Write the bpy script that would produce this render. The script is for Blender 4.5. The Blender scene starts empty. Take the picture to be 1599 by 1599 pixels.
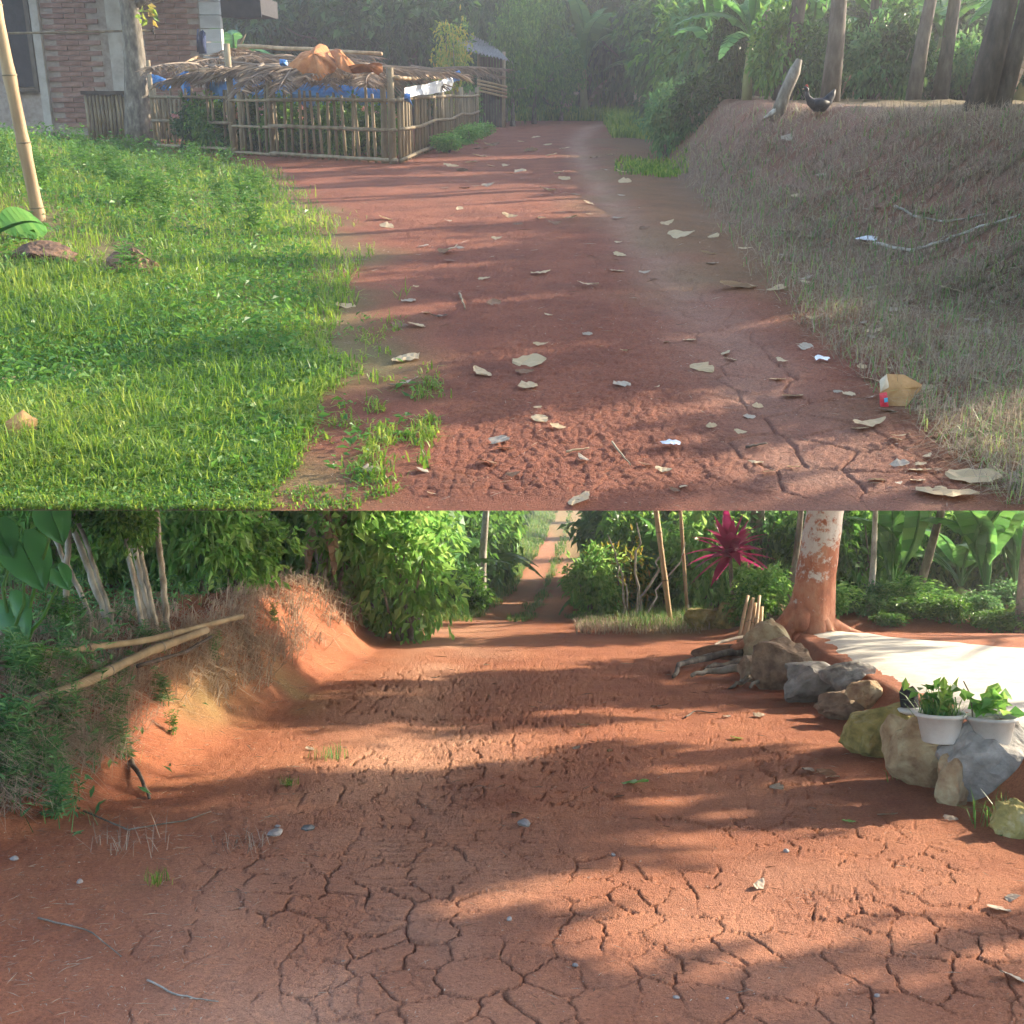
import bpy, math, random
import numpy as np
from mathutils import Matrix, Vector, Euler

random.seed(7)
rng = np.random.default_rng(7)
scene = bpy.context.scene
col = scene.collection
R = math.radians

# ------------------------------------------------------------------ camera
F = 1800.0                      # focal length in photograph pixels (1599 wide)
EYE = 1.5
TILT_UP = math.atan(661 / F)    # the upper lane lies on a slope that climbs away from the eye
PITCH = math.atan(20 / F)
cam_d = bpy.data.cameras.new('camera')
cam = bpy.data.objects.new('camera', cam_d)
col.objects.link(cam)
cam_d.sensor_width = 36.0
cam_d.lens = 36.0 * F / 1599
cam_d.clip_start = 0.05
cam_d.clip_end = 600
cam.location = (0, 0, EYE)
cam.rotation_euler = (R(90) + PITCH, 0, 0)
scene.camera = cam

# ------------------------------------------------------------------ light
SUN_AZ, SUN_EL = 66.0, 27.0     # degrees right of the viewing direction, above the horizon
world = bpy.data.worlds.new('World')
scene.world = world
world.use_nodes = True
wn = world.node_tree.nodes
wl = world.node_tree.links
wn.clear()
sky = wn.new('ShaderNodeTexSky')
sky.sky_type = 'NISHITA'
sky.sun_disc = False
sky.sun_elevation = R(SUN_EL)
sky.sun_rotation = R(SUN_AZ)
sky.dust_density = 1.6
bg = wn.new('ShaderNodeBackground')
bg.inputs['Strength'].default_value = 0.15
wo = wn.new('ShaderNodeOutputWorld')
wl.new(sky.outputs[0], bg.inputs['Color'])
wl.new(bg.outputs[0], wo.inputs['Surface'])
sun_d = bpy.data.lights.new('sun', 'SUN')
sun_d.energy = 3.8
sun_d.angle = R(0.6)
sun_d.color = (1.0, 0.86, 0.66)
sun = bpy.data.objects.new('sun', sun_d)
col.objects.link(sun)
sdir = Vector((math.sin(R(SUN_AZ)) * math.cos(R(SUN_EL)), math.cos(R(SUN_AZ)) * math.cos(R(SUN_EL)), math.sin(R(SUN_EL))))
sun.rotation_euler = (-sdir).to_track_quat('-Z', 'Y').to_euler()
sun.location = sdir * 60
scene.view_settings.view_transform = 'Standard'
scene.view_settings.look = 'None'
scene.view_settings.exposure = 2.05
scene.view_settings.gamma = 1.0
scene.cycles.max_bounces = 6
scene.cycles.diffuse_bounces = 3
scene.cycles.transmission_bounces = 4
scene.cycles.transparent_max_bounces = 6
scene.cycles.use_adaptive_sampling = True
scene.cycles.adaptive_threshold = 0.035

# ------------------------------------------------------------------ frames: UP = upper lane on its slope, LO = lower road (world)
LO = Matrix.Identity(4)
UP = Matrix.Translation((0, 0, EYE)) @ Matrix.Rotation(TILT_UP + PITCH, 4, 'X') @ Matrix.Translation((0, 0, -EYE))


def ray(px, py, up):
    t = TILT_UP if up else -PITCH
    u = (np.asarray(px, float) - 799.5) / F
    v = (799.5 - np.asarray(py, float)) / F
    return u, math.cos(t) + v * math.sin(t), -math.sin(t) + v * math.cos(t)


def flat(px, py, up, z=0.0):
    u, y, w = ray(px, py, up)
    k = (z - EYE) / w
    return u * k, y * k


def at(px, py, d, up):
    u, y, w = ray(px, py, up)
    k = d / y
    return (float(u * k), float(d), float(EYE + w * k))


# ------------------------------------------------------------------ numpy noise
def h2(ix, iy, seed=0):
    ix = ix.astype(np.int64); iy = iy.astype(np.int64)
    n = (ix * 374761393 + iy * 668265263 + seed * 1274126177) & 0xFFFFFFFF
    n = ((n ^ (n >> 13)) * 1103515245) & 0xFFFFFFFF
    n = ((n ^ (n >> 16)) * 2246822519) & 0xFFFFFFFF
    return ((n ^ (n >> 15)) & 0xFFFFFF) / float(0x1000000)


def vn(x, y, seed=0):
    x = np.asarray(x, float); y = np.asarray(y, float)
    ix = np.floor(x); iy = np.floor(y)
    fx = x - ix; fy = y - iy
    fx = fx * fx * (3 - 2 * fx); fy = fy * fy * (3 - 2 * fy)
    a = h2(ix, iy, seed); b = h2(ix + 1, iy, seed); c = h2(ix, iy + 1, seed); d = h2(ix + 1, iy + 1, seed)
    return (a * (1 - fx) + b * fx) * (1 - fy) + (c * (1 - fx) + d * fx) * fy


def fbm(x, y, seed=0, o=4):
    s = 0; a = .5; t = 0
    for k in range(o):
        s = s + a * vn(np.asarray(x) * 2 ** k, np.asarray(y) * 2 ** k, seed + k); t += a; a *= .5
    return s / t - .5


def cells(x, y, seed=0):
    """F2-F1 of a jittered cell pattern and a random value for each cell"""
    ix = np.floor(x); iy = np.floor(y)
    f1 = np.full(x.shape, 9.); f2 = np.full(x.shape, 9.); idv = np.zeros(x.shape)
    for a in (-1, 0, 1):
        for b in (-1, 0, 1):
            jx = ix + a; jy = iy + b
            d = np.hypot(jx + .08 + .84 * h2(jx, jy, seed) - x, jy + .08 + .84 * h2(jx, jy, seed + 9) - y)
            near = d < f1
            f2 = np.where(near, f1, np.minimum(f2, d))
            idv = np.where(near, h2(jx, jy, seed + 5), idv)
            f1 = np.where(near, d, f1)
    return f2 - f1, idv


def sst(a, b, x):
    t = np.clip((np.asarray(x, float) - a) / (b - a), 0, 1)
    return t * t * (3 - 2 * t)


def ip(x, pts):
    p = sorted(pts)
    return np.interp(x, [q[0] for q in p], [q[1] for q in p])


# ------------------------------------------------------------------ mesh building
def mk(name, parts, mats, smooth=False):
    """parts: (V, F) or (V, F, material index); one mesh"""
    me = bpy.data.meshes.new(name)
    vs, li, tot, mi = [], [], [], []
    off = 0
    for p in parts:
        V = np.asarray(p[0], float).reshape(-1, 3); Fs = p[1]
        m = p[2] if len(p) > 2 else 0
        if not isinstance(Fs, list):
            Fs = [Fs]
        for f in Fs:
            f = np.asarray(f, np.int64)
            if f.size == 0:
                continue
            li.append((f + off).ravel()); tot.append(np.full(len(f), f.shape[1])); mi.append(np.full(len(f), m))
        vs.append(V); off += len(V)
    V = np.concatenate(vs); li = np.concatenate(li); tot = np.concatenate(tot); mi = np.concatenate(mi)
    me.vertices.add(len(V)); me.vertices.foreach_set('co', V.astype(np.float32).ravel())
    me.loops.add(len(li)); me.loops.foreach_set('vertex_index', li.astype(np.int32))
    me.polygons.add(len(tot))
    me.polygons.foreach_set('loop_start', np.concatenate([[0], np.cumsum(tot)[:-1]]).astype(np.int32))
    me.polygons.foreach_set('material_index', mi.astype(np.int32))
    me.polygons.foreach_set('use_smooth', np.full(len(tot), smooth))
    for m in (mats if isinstance(mats, (list, tuple)) else [mats]):
        me.materials.append(m)
    me.update(calc_edges=True)
    return me


def ob(name, me, parent=None, M=None, fr=None, label=None, cat=None, group=None, kind=None):
    o = bpy.data.objects.new(name, me)
    col.objects.link(o)
    M = M if M is not None else Matrix.Identity(4)
    if parent is not None:
        o.parent = parent
        o.matrix_basis = M
    else:
        o.matrix_basis = (fr if fr is not None else LO) @ M
    if label: o['label'] = label
    if cat: o['category'] = cat
    if group: o['group'] = group
    if kind: o['kind'] = kind
    return o


def T(x, y, z, rz=0, s=1.0, rx=0, ry=0):
    sc = s if isinstance(s, (tuple, list)) else (s, s, s)
    return Matrix.Translation((x, y, z)) @ Euler((rx, ry, rz)).to_matrix().to_4x4() @ Matrix.Diagonal((*sc, 1))


def thing(name, fr, M, label, cat, group=None):
    return ob(name, None, None, M, fr, label, cat, group)


def tube(pts, rad, n=8, rough=0.0):
    P = np.asarray(pts, float); r = np.asarray(rad, float) * np.ones(len(P))
    t = np.gradient(P, axis=0); t /= np.linalg.norm(t, axis=1)[:, None] + 1e-9
    ref = np.array([0, 0, 1.]) if abs(t[len(t) // 2][2]) < .8 else np.array([1., 0, 0])
    a = np.cross(t, ref); a /= np.linalg.norm(a, axis=1)[:, None] + 1e-9
    b = np.cross(t, a)
    th = np.linspace(0, 2 * np.pi, n, endpoint=False)
    rr = r[:, None] * (1 + rough * (rng.random((len(P), n)) - .5))
    V = P[:, None] + rr[..., None] * (np.cos(th)[None, :, None] * a[:, None] + np.sin(th)[None, :, None] * b[:, None])
    V = V.reshape(-1, 3)
    i = np.arange(len(P) - 1)[:, None] * n; j = np.arange(n)[None]; k = (j + 1) % n
    Q = np.stack([i + j, i + k, i + n + k, i + n + j], -1).reshape(-1, 4)
    c0 = len(V); V = np.vstack([V, P[0], P[-1]])
    j = np.arange(n); k = (j + 1) % n; e = (len(P) - 1) * n
    Tn = np.concatenate([np.stack([np.full(n, c0), k, j], -1), np.stack([np.full(n, c0 + 1), e + j, e + k], -1)])
    return V, [Q, Tn]


def curve(p0, p1, n=6, wob=0.05, sag=0.0):
    p0 = np.asarray(p0, float); p1 = np.asarray(p1, float)
    t = np.linspace(0, 1, n)[:, None]
    P = p0 + (p1 - p0) * t
    w = (rng.random((n, 3)) - .5) * wob * np.linalg.norm(p1 - p0)
    w[0] = 0; w[-1] *= .3
    P = P + w
    P[:, 2] -= sag * np.sin(np.pi * t[:, 0])
    return P


def box(x0, x1, y0, y1, z0, z1):
    V = np.array([[x, y, z] for z in (z0, z1) for y in (y0, y1) for x in (x0, x1)], float)
    Fq = np.array([[0, 2, 3, 1], [4, 5, 7, 6], [0, 1, 5, 4], [2, 6, 7, 3], [0, 4, 6, 2], [1, 3, 7, 5]])
    return V, Fq


def unit(v):
    return v / (np.linalg.norm(v, axis=-1, keepdims=True) + 1e-9)


def leaves(C, D, N, L, W, fold=.18, droop=.12):
    n = len(C)
    D = unit(D); S = unit(np.cross(D, N)); N = np.cross(S, D)
    L = (np.ones(n) * L)[:, None]; W = (np.ones(n) * W)[:, None]
    m = C + D * L * .45
    V = np.stack([C, m + S * W / 2 + N * W * fold, m - S * W / 2 + N * W * fold, C + D * L - N * L * droop], 1).reshape(-1, 3)
    i = np.arange(n)[:, None] * 4
    Fq = np.concatenate([i + np.array([[0, 1, 3]]), i + np.array([[0, 3, 2]])])
    return V, Fq


def blades(P, L, W, lean=.5, bend=.5, az=None, up=None):
    n = len(P)
    az = rng.random(n) * 2 * np.pi if az is None else az
    h = np.stack([np.cos(az), np.sin(az), np.zeros(n)], 1)
    s = np.stack([-np.sin(az), np.cos(az), np.zeros(n)], 1)
    upv = np.array([[0, 0, 1.]]) if up is None else up
    L = (np.ones(n) * L)[:, None]; W = (np.ones(n) * W)[:, None]
    ln = (lean * rng.random(n))[:, None]; bd = (bend * rng.random(n))[:, None]
    m = P + L * .55 * (upv * (1 - .4 * ln) + h * ln)
    t = P + L * (upv * (1 - .5 * ln - .55 * bd) + h * (ln + bd))
    V = np.stack([P - s * W / 2, P + s * W / 2, m - s * W * .4, m + s * W * .4, t], 1).reshape(-1, 3)
    i = np.arange(n)[:, None] * 5
    return V, [i + np.array([[0, 1, 3, 2]]), i + np.array([[2, 3, 4]])]


def cloud(n_cl, per, rad, ll, lw, cl_r=.28, shell=.5, flatz=1.0, seed=None, droop=.2):
    """leafy crown: leaves in clumps spread through an ellipsoid"""
    g = np.random.default_rng(seed if seed is not None else rng.integers(1 << 30))
    d = unit(g.normal(size=(n_cl, 3)))
    r = (shell + (1 - shell) * g.random(n_cl)) * (1 - .25 * g.random(n_cl))
    c = d * r[:, None]
    cc = np.repeat(c, per, 0)
    off = g.normal(size=(n_cl * per, 3)) * cl_r * (.5 + .5 * np.repeat(g.random(n_cl), per))[:, None]
    P = (cc + off) * np.asarray(rad)
    D = unit(off + cc * .5 + g.normal(size=off.shape) * .35 + np.array([0, 0, -.25]))
    N = unit(np.array([0, 0, 1.]) + g.normal(size=off.shape) * .55)
    k = .6 + .7 * g.random(len(P))
    return leaves(P, D, N, ll * k, lw * k, droop=droop)


def rockmesh(name, mat, seed, sx=1, sy=1, sz=1, cuts=9, sub=3, rough=.05, lump=.12):
    g = np.random.default_rng(seed)
    import bmesh
    bm = bmesh.new(); bmesh.ops.create_icosphere(bm, subdivisions=sub, radius=1)
    V = np.array([v.co[:] for v in bm.verts]); Fq = np.array([[v.index for v in f.verts] for f in bm.faces]); bm.free()
    for k in range(cuts):
        n = unit(g.normal(size=3)); d = .55 + .3 * g.random()
        s = V @ n - d
        V -= np.where(s > 0, s, 0)[:, None] * n * .9
    V *= (1 + rough * (g.random(len(V))[:, None] - .5) + lump * fbm(V[:, :1] * 2 + seed, V[:, 1:2] * 2 + V[:, 2:] * 2, seed, 5))
    V *= np.array([sx, sy, sz]) / np.abs(V).max(0)
    return mk(name, [(V, Fq)], mat)


def sheet(outline, normal, bulge, folds, mat, name, rings=7, seed=0, thick=0.0):
    """a draped sheet: closed outline (n,3) filled by rings towards its middle"""
    g = np.random.default_rng(seed)
    O = np.asarray(outline, float); nn = unit(np.asarray(normal, float))
    # densify
    O = np.concatenate([np.linspace(O[i], O[(i + 1) % len(O)], 5, endpoint=False) for i in range(len(O))])
    c = O.mean(0); n = len(O)
    V = [c + nn * bulge]
    for k in range(1, rings + 1):
        r = k / rings
        ph = np.arange(n) / n * 2 * np.pi
        w = (np.sin(ph * 3 + seed) + .7 * np.sin(ph * 5 + 2.1 * seed) + .5 * np.sin(ph * 9 + 3.3 * seed)) * folds * .8 * r + (g.random(n) - .5) * folds * .5
        V.extend(c + (O - c) * r + nn * (bulge * (1 - r * r) + w)[:, None])
    V = np.array(V)
    j = np.arange(n); k2 = (j + 1) % n
    tri = np.stack([np.zeros(n, int), 1 + j, 1 + k2], -1)
    q = np.concatenate([np.stack([1 + r * n + j, 1 + (r + 1) * n + j, 1 + (r + 1) * n + k2, 1 + r * n + k2], -1) for r in range(rings - 1)])
    return mk(name, [(V, [tri, q])], mat, smooth=True)


# ------------------------------------------------------------------ materials
def nt(name):
    m = bpy.data.materials.new(name); m.use_nodes = True
    n = m.node_tree.nodes; l = m.node_tree.links
    b = n['Principled BSDF']
    return m, n, l, b


def ramp(n, stops, fac, l):
    r = n.new('ShaderNodeValToRGB')
    while len(r.color_ramp.elements) < len(stops):
        r.color_ramp.elements.new(.5)
    for e, (p, c) in zip(r.color_ramp.elements, stops):
        e.position = p; e.color = (*c, 1)
    l.new(fac, r.inputs[0])
    return r


def noise(n, l, scale, detail=4, vec=None, rough=.55):
    t = n.new('ShaderNodeTexNoise'); t.inputs['Scale'].default_value = scale; t.inputs['Detail'].default_value = detail
    t.inputs['Roughness'].default_value = rough
    if vec: l.new(vec, t.inputs['Vector'])
    return t


def bump(n, l, h, b, strength=.4, dist=.01):
    k = n.new('ShaderNodeBump'); k.inputs['Strength'].default_value = strength; k.inputs['Distance'].default_value = dist
    l.new(h, k.inputs['Height']); l.new(k.outputs[0], b.inputs['Normal'])


def mixc(n, l, fac, a, b):
    m = n.new('ShaderNodeMix'); m.data_type = 'RGBA'
    if isinstance(fac, float): m.inputs[0].default_value = fac
    else: l.new(fac, m.inputs[0])
    for i, c in ((6, a), (7, b)):
        if isinstance(c, tuple): m.inputs[i].default_value = (*c, 1)
        else: l.new(c, m.inputs[i])
    return m.outputs[2]


def leafmat(name, cols, trans=.38, rough=.45, spec=.35, patch=0.0):
    m, n, l, b = nt(name)
    g = n.new('ShaderNodeNewGeometry'); oi = n.new('ShaderNodeObjectInfo')
    a = n.new('ShaderNodeMath'); a.operation = 'MULTIPLY_ADD'; a.inputs[1].default_value = .75
    k = n.new('ShaderNodeMath'); k.operation = 'MULTIPLY'; k.inputs[1].default_value = .25
    l.new(oi.outputs['Random'], k.inputs[0]); l.new(g.outputs['Random Per Island'], a.inputs[0]); l.new(k.outputs[0], a.inputs[2])
    fac = a.outputs[0]
    if patch:
        tc = n.new('ShaderNodeTexCoord'); pn = noise(n, l, .7, 3, tc.outputs['Object'])
        p2 = n.new('ShaderNodeMath'); p2.operation = 'SUBTRACT'; p2.inputs[1].default_value = .5; l.new(pn.outputs[0], p2.inputs[0])
        p3 = n.new('ShaderNodeMath'); p3.operation = 'MULTIPLY_ADD'; p3.inputs[1].default_value = patch; l.new(p2.outputs[0], p3.inputs[0]); l.new(fac, p3.inputs[2])
        fac = p3.outputs[0]
    r = ramp(n, [(i / (len(cols) - 1), c) for i, c in enumerate(cols)], fac, l)
    l.new(r.outputs[0], b.inputs['Base Color'])
    b.inputs['Roughness'].default_value = rough; b.inputs['Specular IOR Level'].default_value = spec
    t = n.new('ShaderNodeBsdfTranslucent')
    hs = n.new('ShaderNodeHueSaturation'); hs.inputs['Value'].default_value = 1.5; hs.inputs['Hue'].default_value = .485
    l.new(r.outputs[0], hs.inputs['Color']); l.new(hs.outputs[0], t.inputs['Color'])
    mx = n.new('ShaderNodeMixShader'); mx.inputs[0].default_value = trans
    l.new(b.outputs[0], mx.inputs[1]); l.new(t.outputs[0], mx.inputs[2])
    l.new(mx.outputs[0], n['Material Output'].inputs['Surface'])
    return m


def mottle(name, cols, scale=6, rough=.85, bstr=.5, bdist=.01, stretch=None, detail=5, spec=.25):
    m, n, l, b = nt(name)
    tc = n.new('ShaderNodeTexCoord'); mp = n.new('ShaderNodeMapping')
    if stretch: mp.inputs['Scale'].default_value = stretch
    l.new(tc.outputs['Object'], mp.inputs[0])
    t = noise(n, l, scale, detail, mp.outputs[0], .62)
    oi = n.new('ShaderNodeObjectInfo')
    a = n.new('ShaderNodeMath'); a.operation = 'MULTIPLY_ADD'; a.inputs[1].default_value = .22
    l.new(oi.outputs['Random'], a.inputs[0]); l.new(t.outputs[0], a.inputs[2])
    s = n.new('ShaderNodeMath'); s.operation = 'SUBTRACT'; s.inputs[1].default_value = .11; l.new(a.outputs[0], s.inputs[0])
    k = len(cols) - 1
    r = ramp(n, [(.3 + .4 * i / k, c) for i, c in enumerate(cols)], s.outputs[0], l)
    l.new(r.outputs[0], b.inputs['Base Color'])
    b.inputs['Roughness'].default_value = rough; b.inputs['Specular IOR Level'].default_value = spec
    t2 = noise(n, l, scale * 5, 4, mp.outputs[0])
    bump(n, l, t2.outputs[0], b, bstr, bdist)
    return m


def soil(name, dark, mid, light, pale, olive, litter):
    """laterite earth; vertex mask R = dusty wheel track, G = mossy / grassy stain, B = leaf mould"""
    m, n, l, b = nt(name)
    tc = n.new('ShaderNodeTexCoord')
    t = noise(n, l, 1.3, 6, tc.outputs['Object'], .65)
    r = ramp(n, [(.3, dark), (.5, mid), (.72, light)], t.outputs[0], l)
    f = noise(n, l, 55, 5, tc.outputs['Object'], .7)
    f3 = noise(n, l, 190, 3, tc.outputs['Object'], .8)
    fm = n.new('ShaderNodeMath'); fm.operation = 'MULTIPLY_ADD'; fm.inputs[1].default_value = .5
    fh = n.new('ShaderNodeMath'); fh.operation = 'MULTIPLY'; fh.inputs[1].default_value = .5
    l.new(f3.outputs[0], fh.inputs[0]); l.new(f.outputs[0], fm.inputs[0]); l.new(fh.outputs[0], fm.inputs[2])
    rf = ramp(n, [(.36, (.5, .46, .43)), (.5, (1, 1, 1)), (.64, (1.45, 1.42, 1.36))], fm.outputs[0], l)
    at_ = n.new('ShaderNodeVertexColor'); at_.layer_name = 'mask'
    sep = n.new('ShaderNodeSeparateColor'); l.new(at_.outputs[0], sep.inputs[0])
    c = mixc(n, l, sep.outputs[0], r.outputs[0], pale)
    c = mixc(n, l, sep.outputs[1], c, olive)
    c = mixc(n, l, sep.outputs[2], c, litter)
    mu = n.new('ShaderNodeMix'); mu.data_type = 'RGBA'; mu.blend_type = 'MULTIPLY'; mu.inputs[0].default_value = .85
    l.new(c, mu.inputs[6]); l.new(rf.outputs[0], mu.inputs[7])
    # pale specks of grit
    v = n.new('ShaderNodeTexVoronoi'); v.inputs['Scale'].default_value = 26; l.new(tc.outputs['Object'], v.inputs['Vector'])
    lt = n.new('ShaderNodeMath'); lt.operation = 'LESS_THAN'; lt.inputs[1].default_value = .055; l.new(v.outputs['Distance'], lt.inputs[0])
    c2 = mixc(n, l, lt.outputs[0], mu.outputs[2], (.5, .36, .28))
    l.new(c2, b.inputs['Base Color'])
    b.inputs['Roughness'].default_value = .88; b.inputs['Specular IOR Level'].default_value = .28
    f2 = noise(n, l, 120, 4, tc.outputs['Object'], .7)
    ad = n.new('ShaderNodeMath'); ad.operation = 'ADD'; l.new(f.outputs[0], ad.inputs[0]); l.new(f2.outputs[0], ad.inputs[1])
    bump(n, l, ad.outputs[0], b, .9, .016)
    return m


M = {}
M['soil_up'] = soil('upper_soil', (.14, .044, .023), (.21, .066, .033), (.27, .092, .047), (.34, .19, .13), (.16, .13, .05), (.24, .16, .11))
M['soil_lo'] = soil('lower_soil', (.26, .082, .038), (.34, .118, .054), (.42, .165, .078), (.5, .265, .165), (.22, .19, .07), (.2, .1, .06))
M['grass'] = leafmat('lawn_blades', [(.04, .11, .014), (.085, .19, .02), (.17, .28, .028), (.3, .36, .06)], .48, patch=1.7)
M['weed'] = leafmat('weed_leaves', [(.04, .13, .025), (.085, .21, .03), (.1, .24, .04), (.2, .3, .08)], .42, patch=1.5)
M['grass_lo'] = leafmat('verge_blades', [(.05, .16, .05), (.09, .23, .05), (.17, .3, .07), (.36, .34, .12)], .4)
M['straw'] = leafmat('dead_grass', [(.2, .15, .11), (.33, .26, .2), (.45, .37, .28), (.5, .42, .3)], .2, .7, .1)
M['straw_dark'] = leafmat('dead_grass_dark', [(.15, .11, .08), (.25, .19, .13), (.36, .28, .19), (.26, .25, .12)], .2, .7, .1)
M['leaf'] = leafmat('green_leaves', [(.03, .1, .02), (.055, .17, .03), (.1, .24, .035), (.19, .32, .06)], .38)
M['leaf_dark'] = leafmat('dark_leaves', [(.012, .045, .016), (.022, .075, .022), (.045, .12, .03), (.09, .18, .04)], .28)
M['leaf_yellow'] = leafmat('yellow_leaves', [(.09, .2, .03), (.2, .3, .04), (.4, .34, .05), (.45, .2, .05)], .42)
M['leaf_teal'] = leafmat('bluish_leaves', [(.05, .15, .05), (.08, .22, .075), (.13, .28, .09), (.2, .34, .11)], .4)
M['leaf_fresh'] = leafmat('fresh_leaves', [(.07, .24, .05), (.13, .33, .065), (.21, .4, .09), (.3, .46, .13)], .45)
M['banana'] = leafmat('banana_blades', [(.05, .17, .045), (.08, .24, .06), (.13, .3, .07)], .42, .35, .5)
M['banana_dry'] = leafmat('dry_banana', [(.2, .13, .08), (.32, .22, .14), (.42, .32, .22)], .25, .7, .1)
M['cordy'] = leafmat('cordyline_leaves', [(.16, .012, .05), (.3, .02, .08), (.42, .05, .13)], .35, .35, .5)
M['thatch'] = leafmat('dry_palm', [(.16, .12, .085), (.26, .2, .15), (.38, .31, .23)], .15, .7, .15)
M['dryleaf'] = leafmat('dry_leaves', [(.26, .17, .09), (.42, .3, .16), (.52, .4, .24), (.38, .22, .12)], .2, .6, .2)
M['dryleaf_brown'] = leafmat('brown_leaves', [(.12, .065, .04), (.2, .11, .06), (.3, .2, .13)], .15, .6, .2)
M['dryleaf_grey'] = leafmat('grey_leaves', [(.26, .2, .14), (.38, .31, .23), (.2, .15, .1)], .12, .6, .2)
M['bark_grey'] = mottle('grey_bark', [(.09, .075, .06), (.2, .17, .13), (.36, .33, .27)], 9, stretch=(1, 1, .45))
M['bark_dark'] = mottle('dark_bark', [(.045, .035, .028), (.09, .07, .055), (.16, .13, .1)], 8, stretch=(1, 1, .35))
M['bark_pale'] = mottle('pale_bark', [(.2, .17, .13), (.42, .38, .31), (.6, .57, .5)], 11, stretch=(1, 1, .5))
M['bamboo'] = mottle('bamboo', [(.3, .19, .1), (.42, .29, .16), (.5, .37, .22)], 5, .6, .25, .004, (1, 1, .2))
M['bamboo_old'] = mottle('weathered_bamboo', [(.15, .115, .07), (.26, .2, .12), (.36, .29, .19)], 5, .75, .3, .004, (1, 1, .3))
M['rock'] = mottle('rock', [(.12, .08, .055), (.26, .18, .12), (.38, .3, .21)], 7, .9, .6, .02)
M['rock_tan'] = mottle('tan_rock', [(.2, .11, .06), (.36, .25, .14), (.5, .41, .25)], 7, .9, .6, .02)
M['rock_moss'] = mottle('mossy_rock', [(.15, .14, .05), (.33, .27, .09), (.45, .4, .24)], 8, .9, .6, .02)
M['rock_grey'] = mottle('grey_rock', [(.11, .095, .08), (.23, .215, .19), (.36, .34, .31)], 7, .9, .5, .02)
M['pebble'] = mottle('pebble', [(.2, .16, .14), (.32, .28, .25), (.42, .38, .34)], 9, .8, .3, .003)
M['clod'] = mottle('earth_clod', [(.07, .042, .028), (.14, .08, .048), (.22, .13, .075)], 8, .95, .7, .015)
M['sand'] = mottle('white_sand', [(.4, .37, .31), (.5, .47, .4), (.57, .54, .47)], 7, .95, .5, .006)
M['brick'] = mottle('brick', [(.19, .1, .08), (.28, .155, .12), (.36, .22, .175)], 5, .95, .4, .008)
M['mortar'] = mottle('mortar', [(.3, .24, .2), (.4, .33, .28), (.46, .4, .34)], 6, .95, .4, .008)
M['plaster'] = mottle('plaster', [(.34, .3, .26), (.45, .41, .36), (.53, .5, .45)], 3, .9, .3, .008)
M['plank'] = mottle('whitewashed_plank', [(.42, .42, .41), (.55, .56, .55), (.62, .63, .62)], 4, .8, .3, .004, (.3, 1, 1))
M['plank_dark'] = mottle('dark_plank', [(.05, .04, .032), (.1, .08, .06), (.17, .14, .11)], 4, .85, .4, .006, (1, 1, .3))
M['room_shade_black'] = mottle('black_and_room_shade', [(.02, .02, .022), (.035, .033, .035), (.05, .046, .05)], 4)  # painted room shade for the window; also the dark roof edge and black shard
M['roof_tin'] = mottle('roof_sheet', [(.16, .15, .145), (.26, .25, .24), (.34, .33, .32)], 3, .65, .2, .004)
M['cloth_orange'] = mottle('orange_cloth', [(.26, .09, .035), (.38, .145, .055), (.47, .2, .08)], 7, .9, .2, .003)
M['cloth_navy'] = mottle('navy_cloth', [(.02, .03, .07), (.035, .05, .11), (.05, .07, .15)], 6, .9, .2, .003)
M['tarp_blue'] = mottle('blue_tarp', [(.02, .12, .38), (.035, .2, .52), (.08, .3, .62)], 5, .45, .3, .004, spec=.5)
M['plastic_white'] = mottle('white_plastic', [(.5, .52, .54), (.66, .67, .68), (.76, .76, .77)], 8, .4, .3, .004, spec=.5)
M['pot'] = mottle('white_pot', [(.5, .47, .42), (.62, .6, .55), (.7, .69, .65)], 4, .55, .15, .003, spec=.4)
M['pot_grey'] = mottle('grey_pot', [(.3, .29, .27), (.42, .41, .38), (.5, .49, .47)], 4, .7, .2, .003)
M['card'] = mottle('cardboard', [(.3, .16, .06), (.42, .24, .1), (.5, .31, .15)], 8, .9, .3, .003)
M['card_pale'] = mottle('pale_card', [(.4, .32, .22), (.52, .44, .32), (.6, .53, .41)], 8, .9, .3, .003)
M['ink_red'] = mottle('red_print', [(.5, .03, .05), (.62, .05, .07), (.7, .1, .1)], 9, .6, .1, .002)
M['ink_blue'] = mottle('blue_print', [(.05, .3, .5), (.08, .42, .6), (.14, .5, .66)], 9, .6, .1, .002)
M['feather'] = mottle('black_feathers', [(.012, .011, .013), (.025, .022, .025), (.05, .045, .045)], 14, .6, .3, .006)
M['comb'] = mottle('red_comb', [(.3, .03, .02), (.42, .05, .03), (.5, .08, .05)], 9)
M['hill'] = mottle('wooded_hill', [(.012, .04, .014), (.025, .07, .02), (.05, .11, .03)], 1.2, .95, .6, .1)


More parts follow.
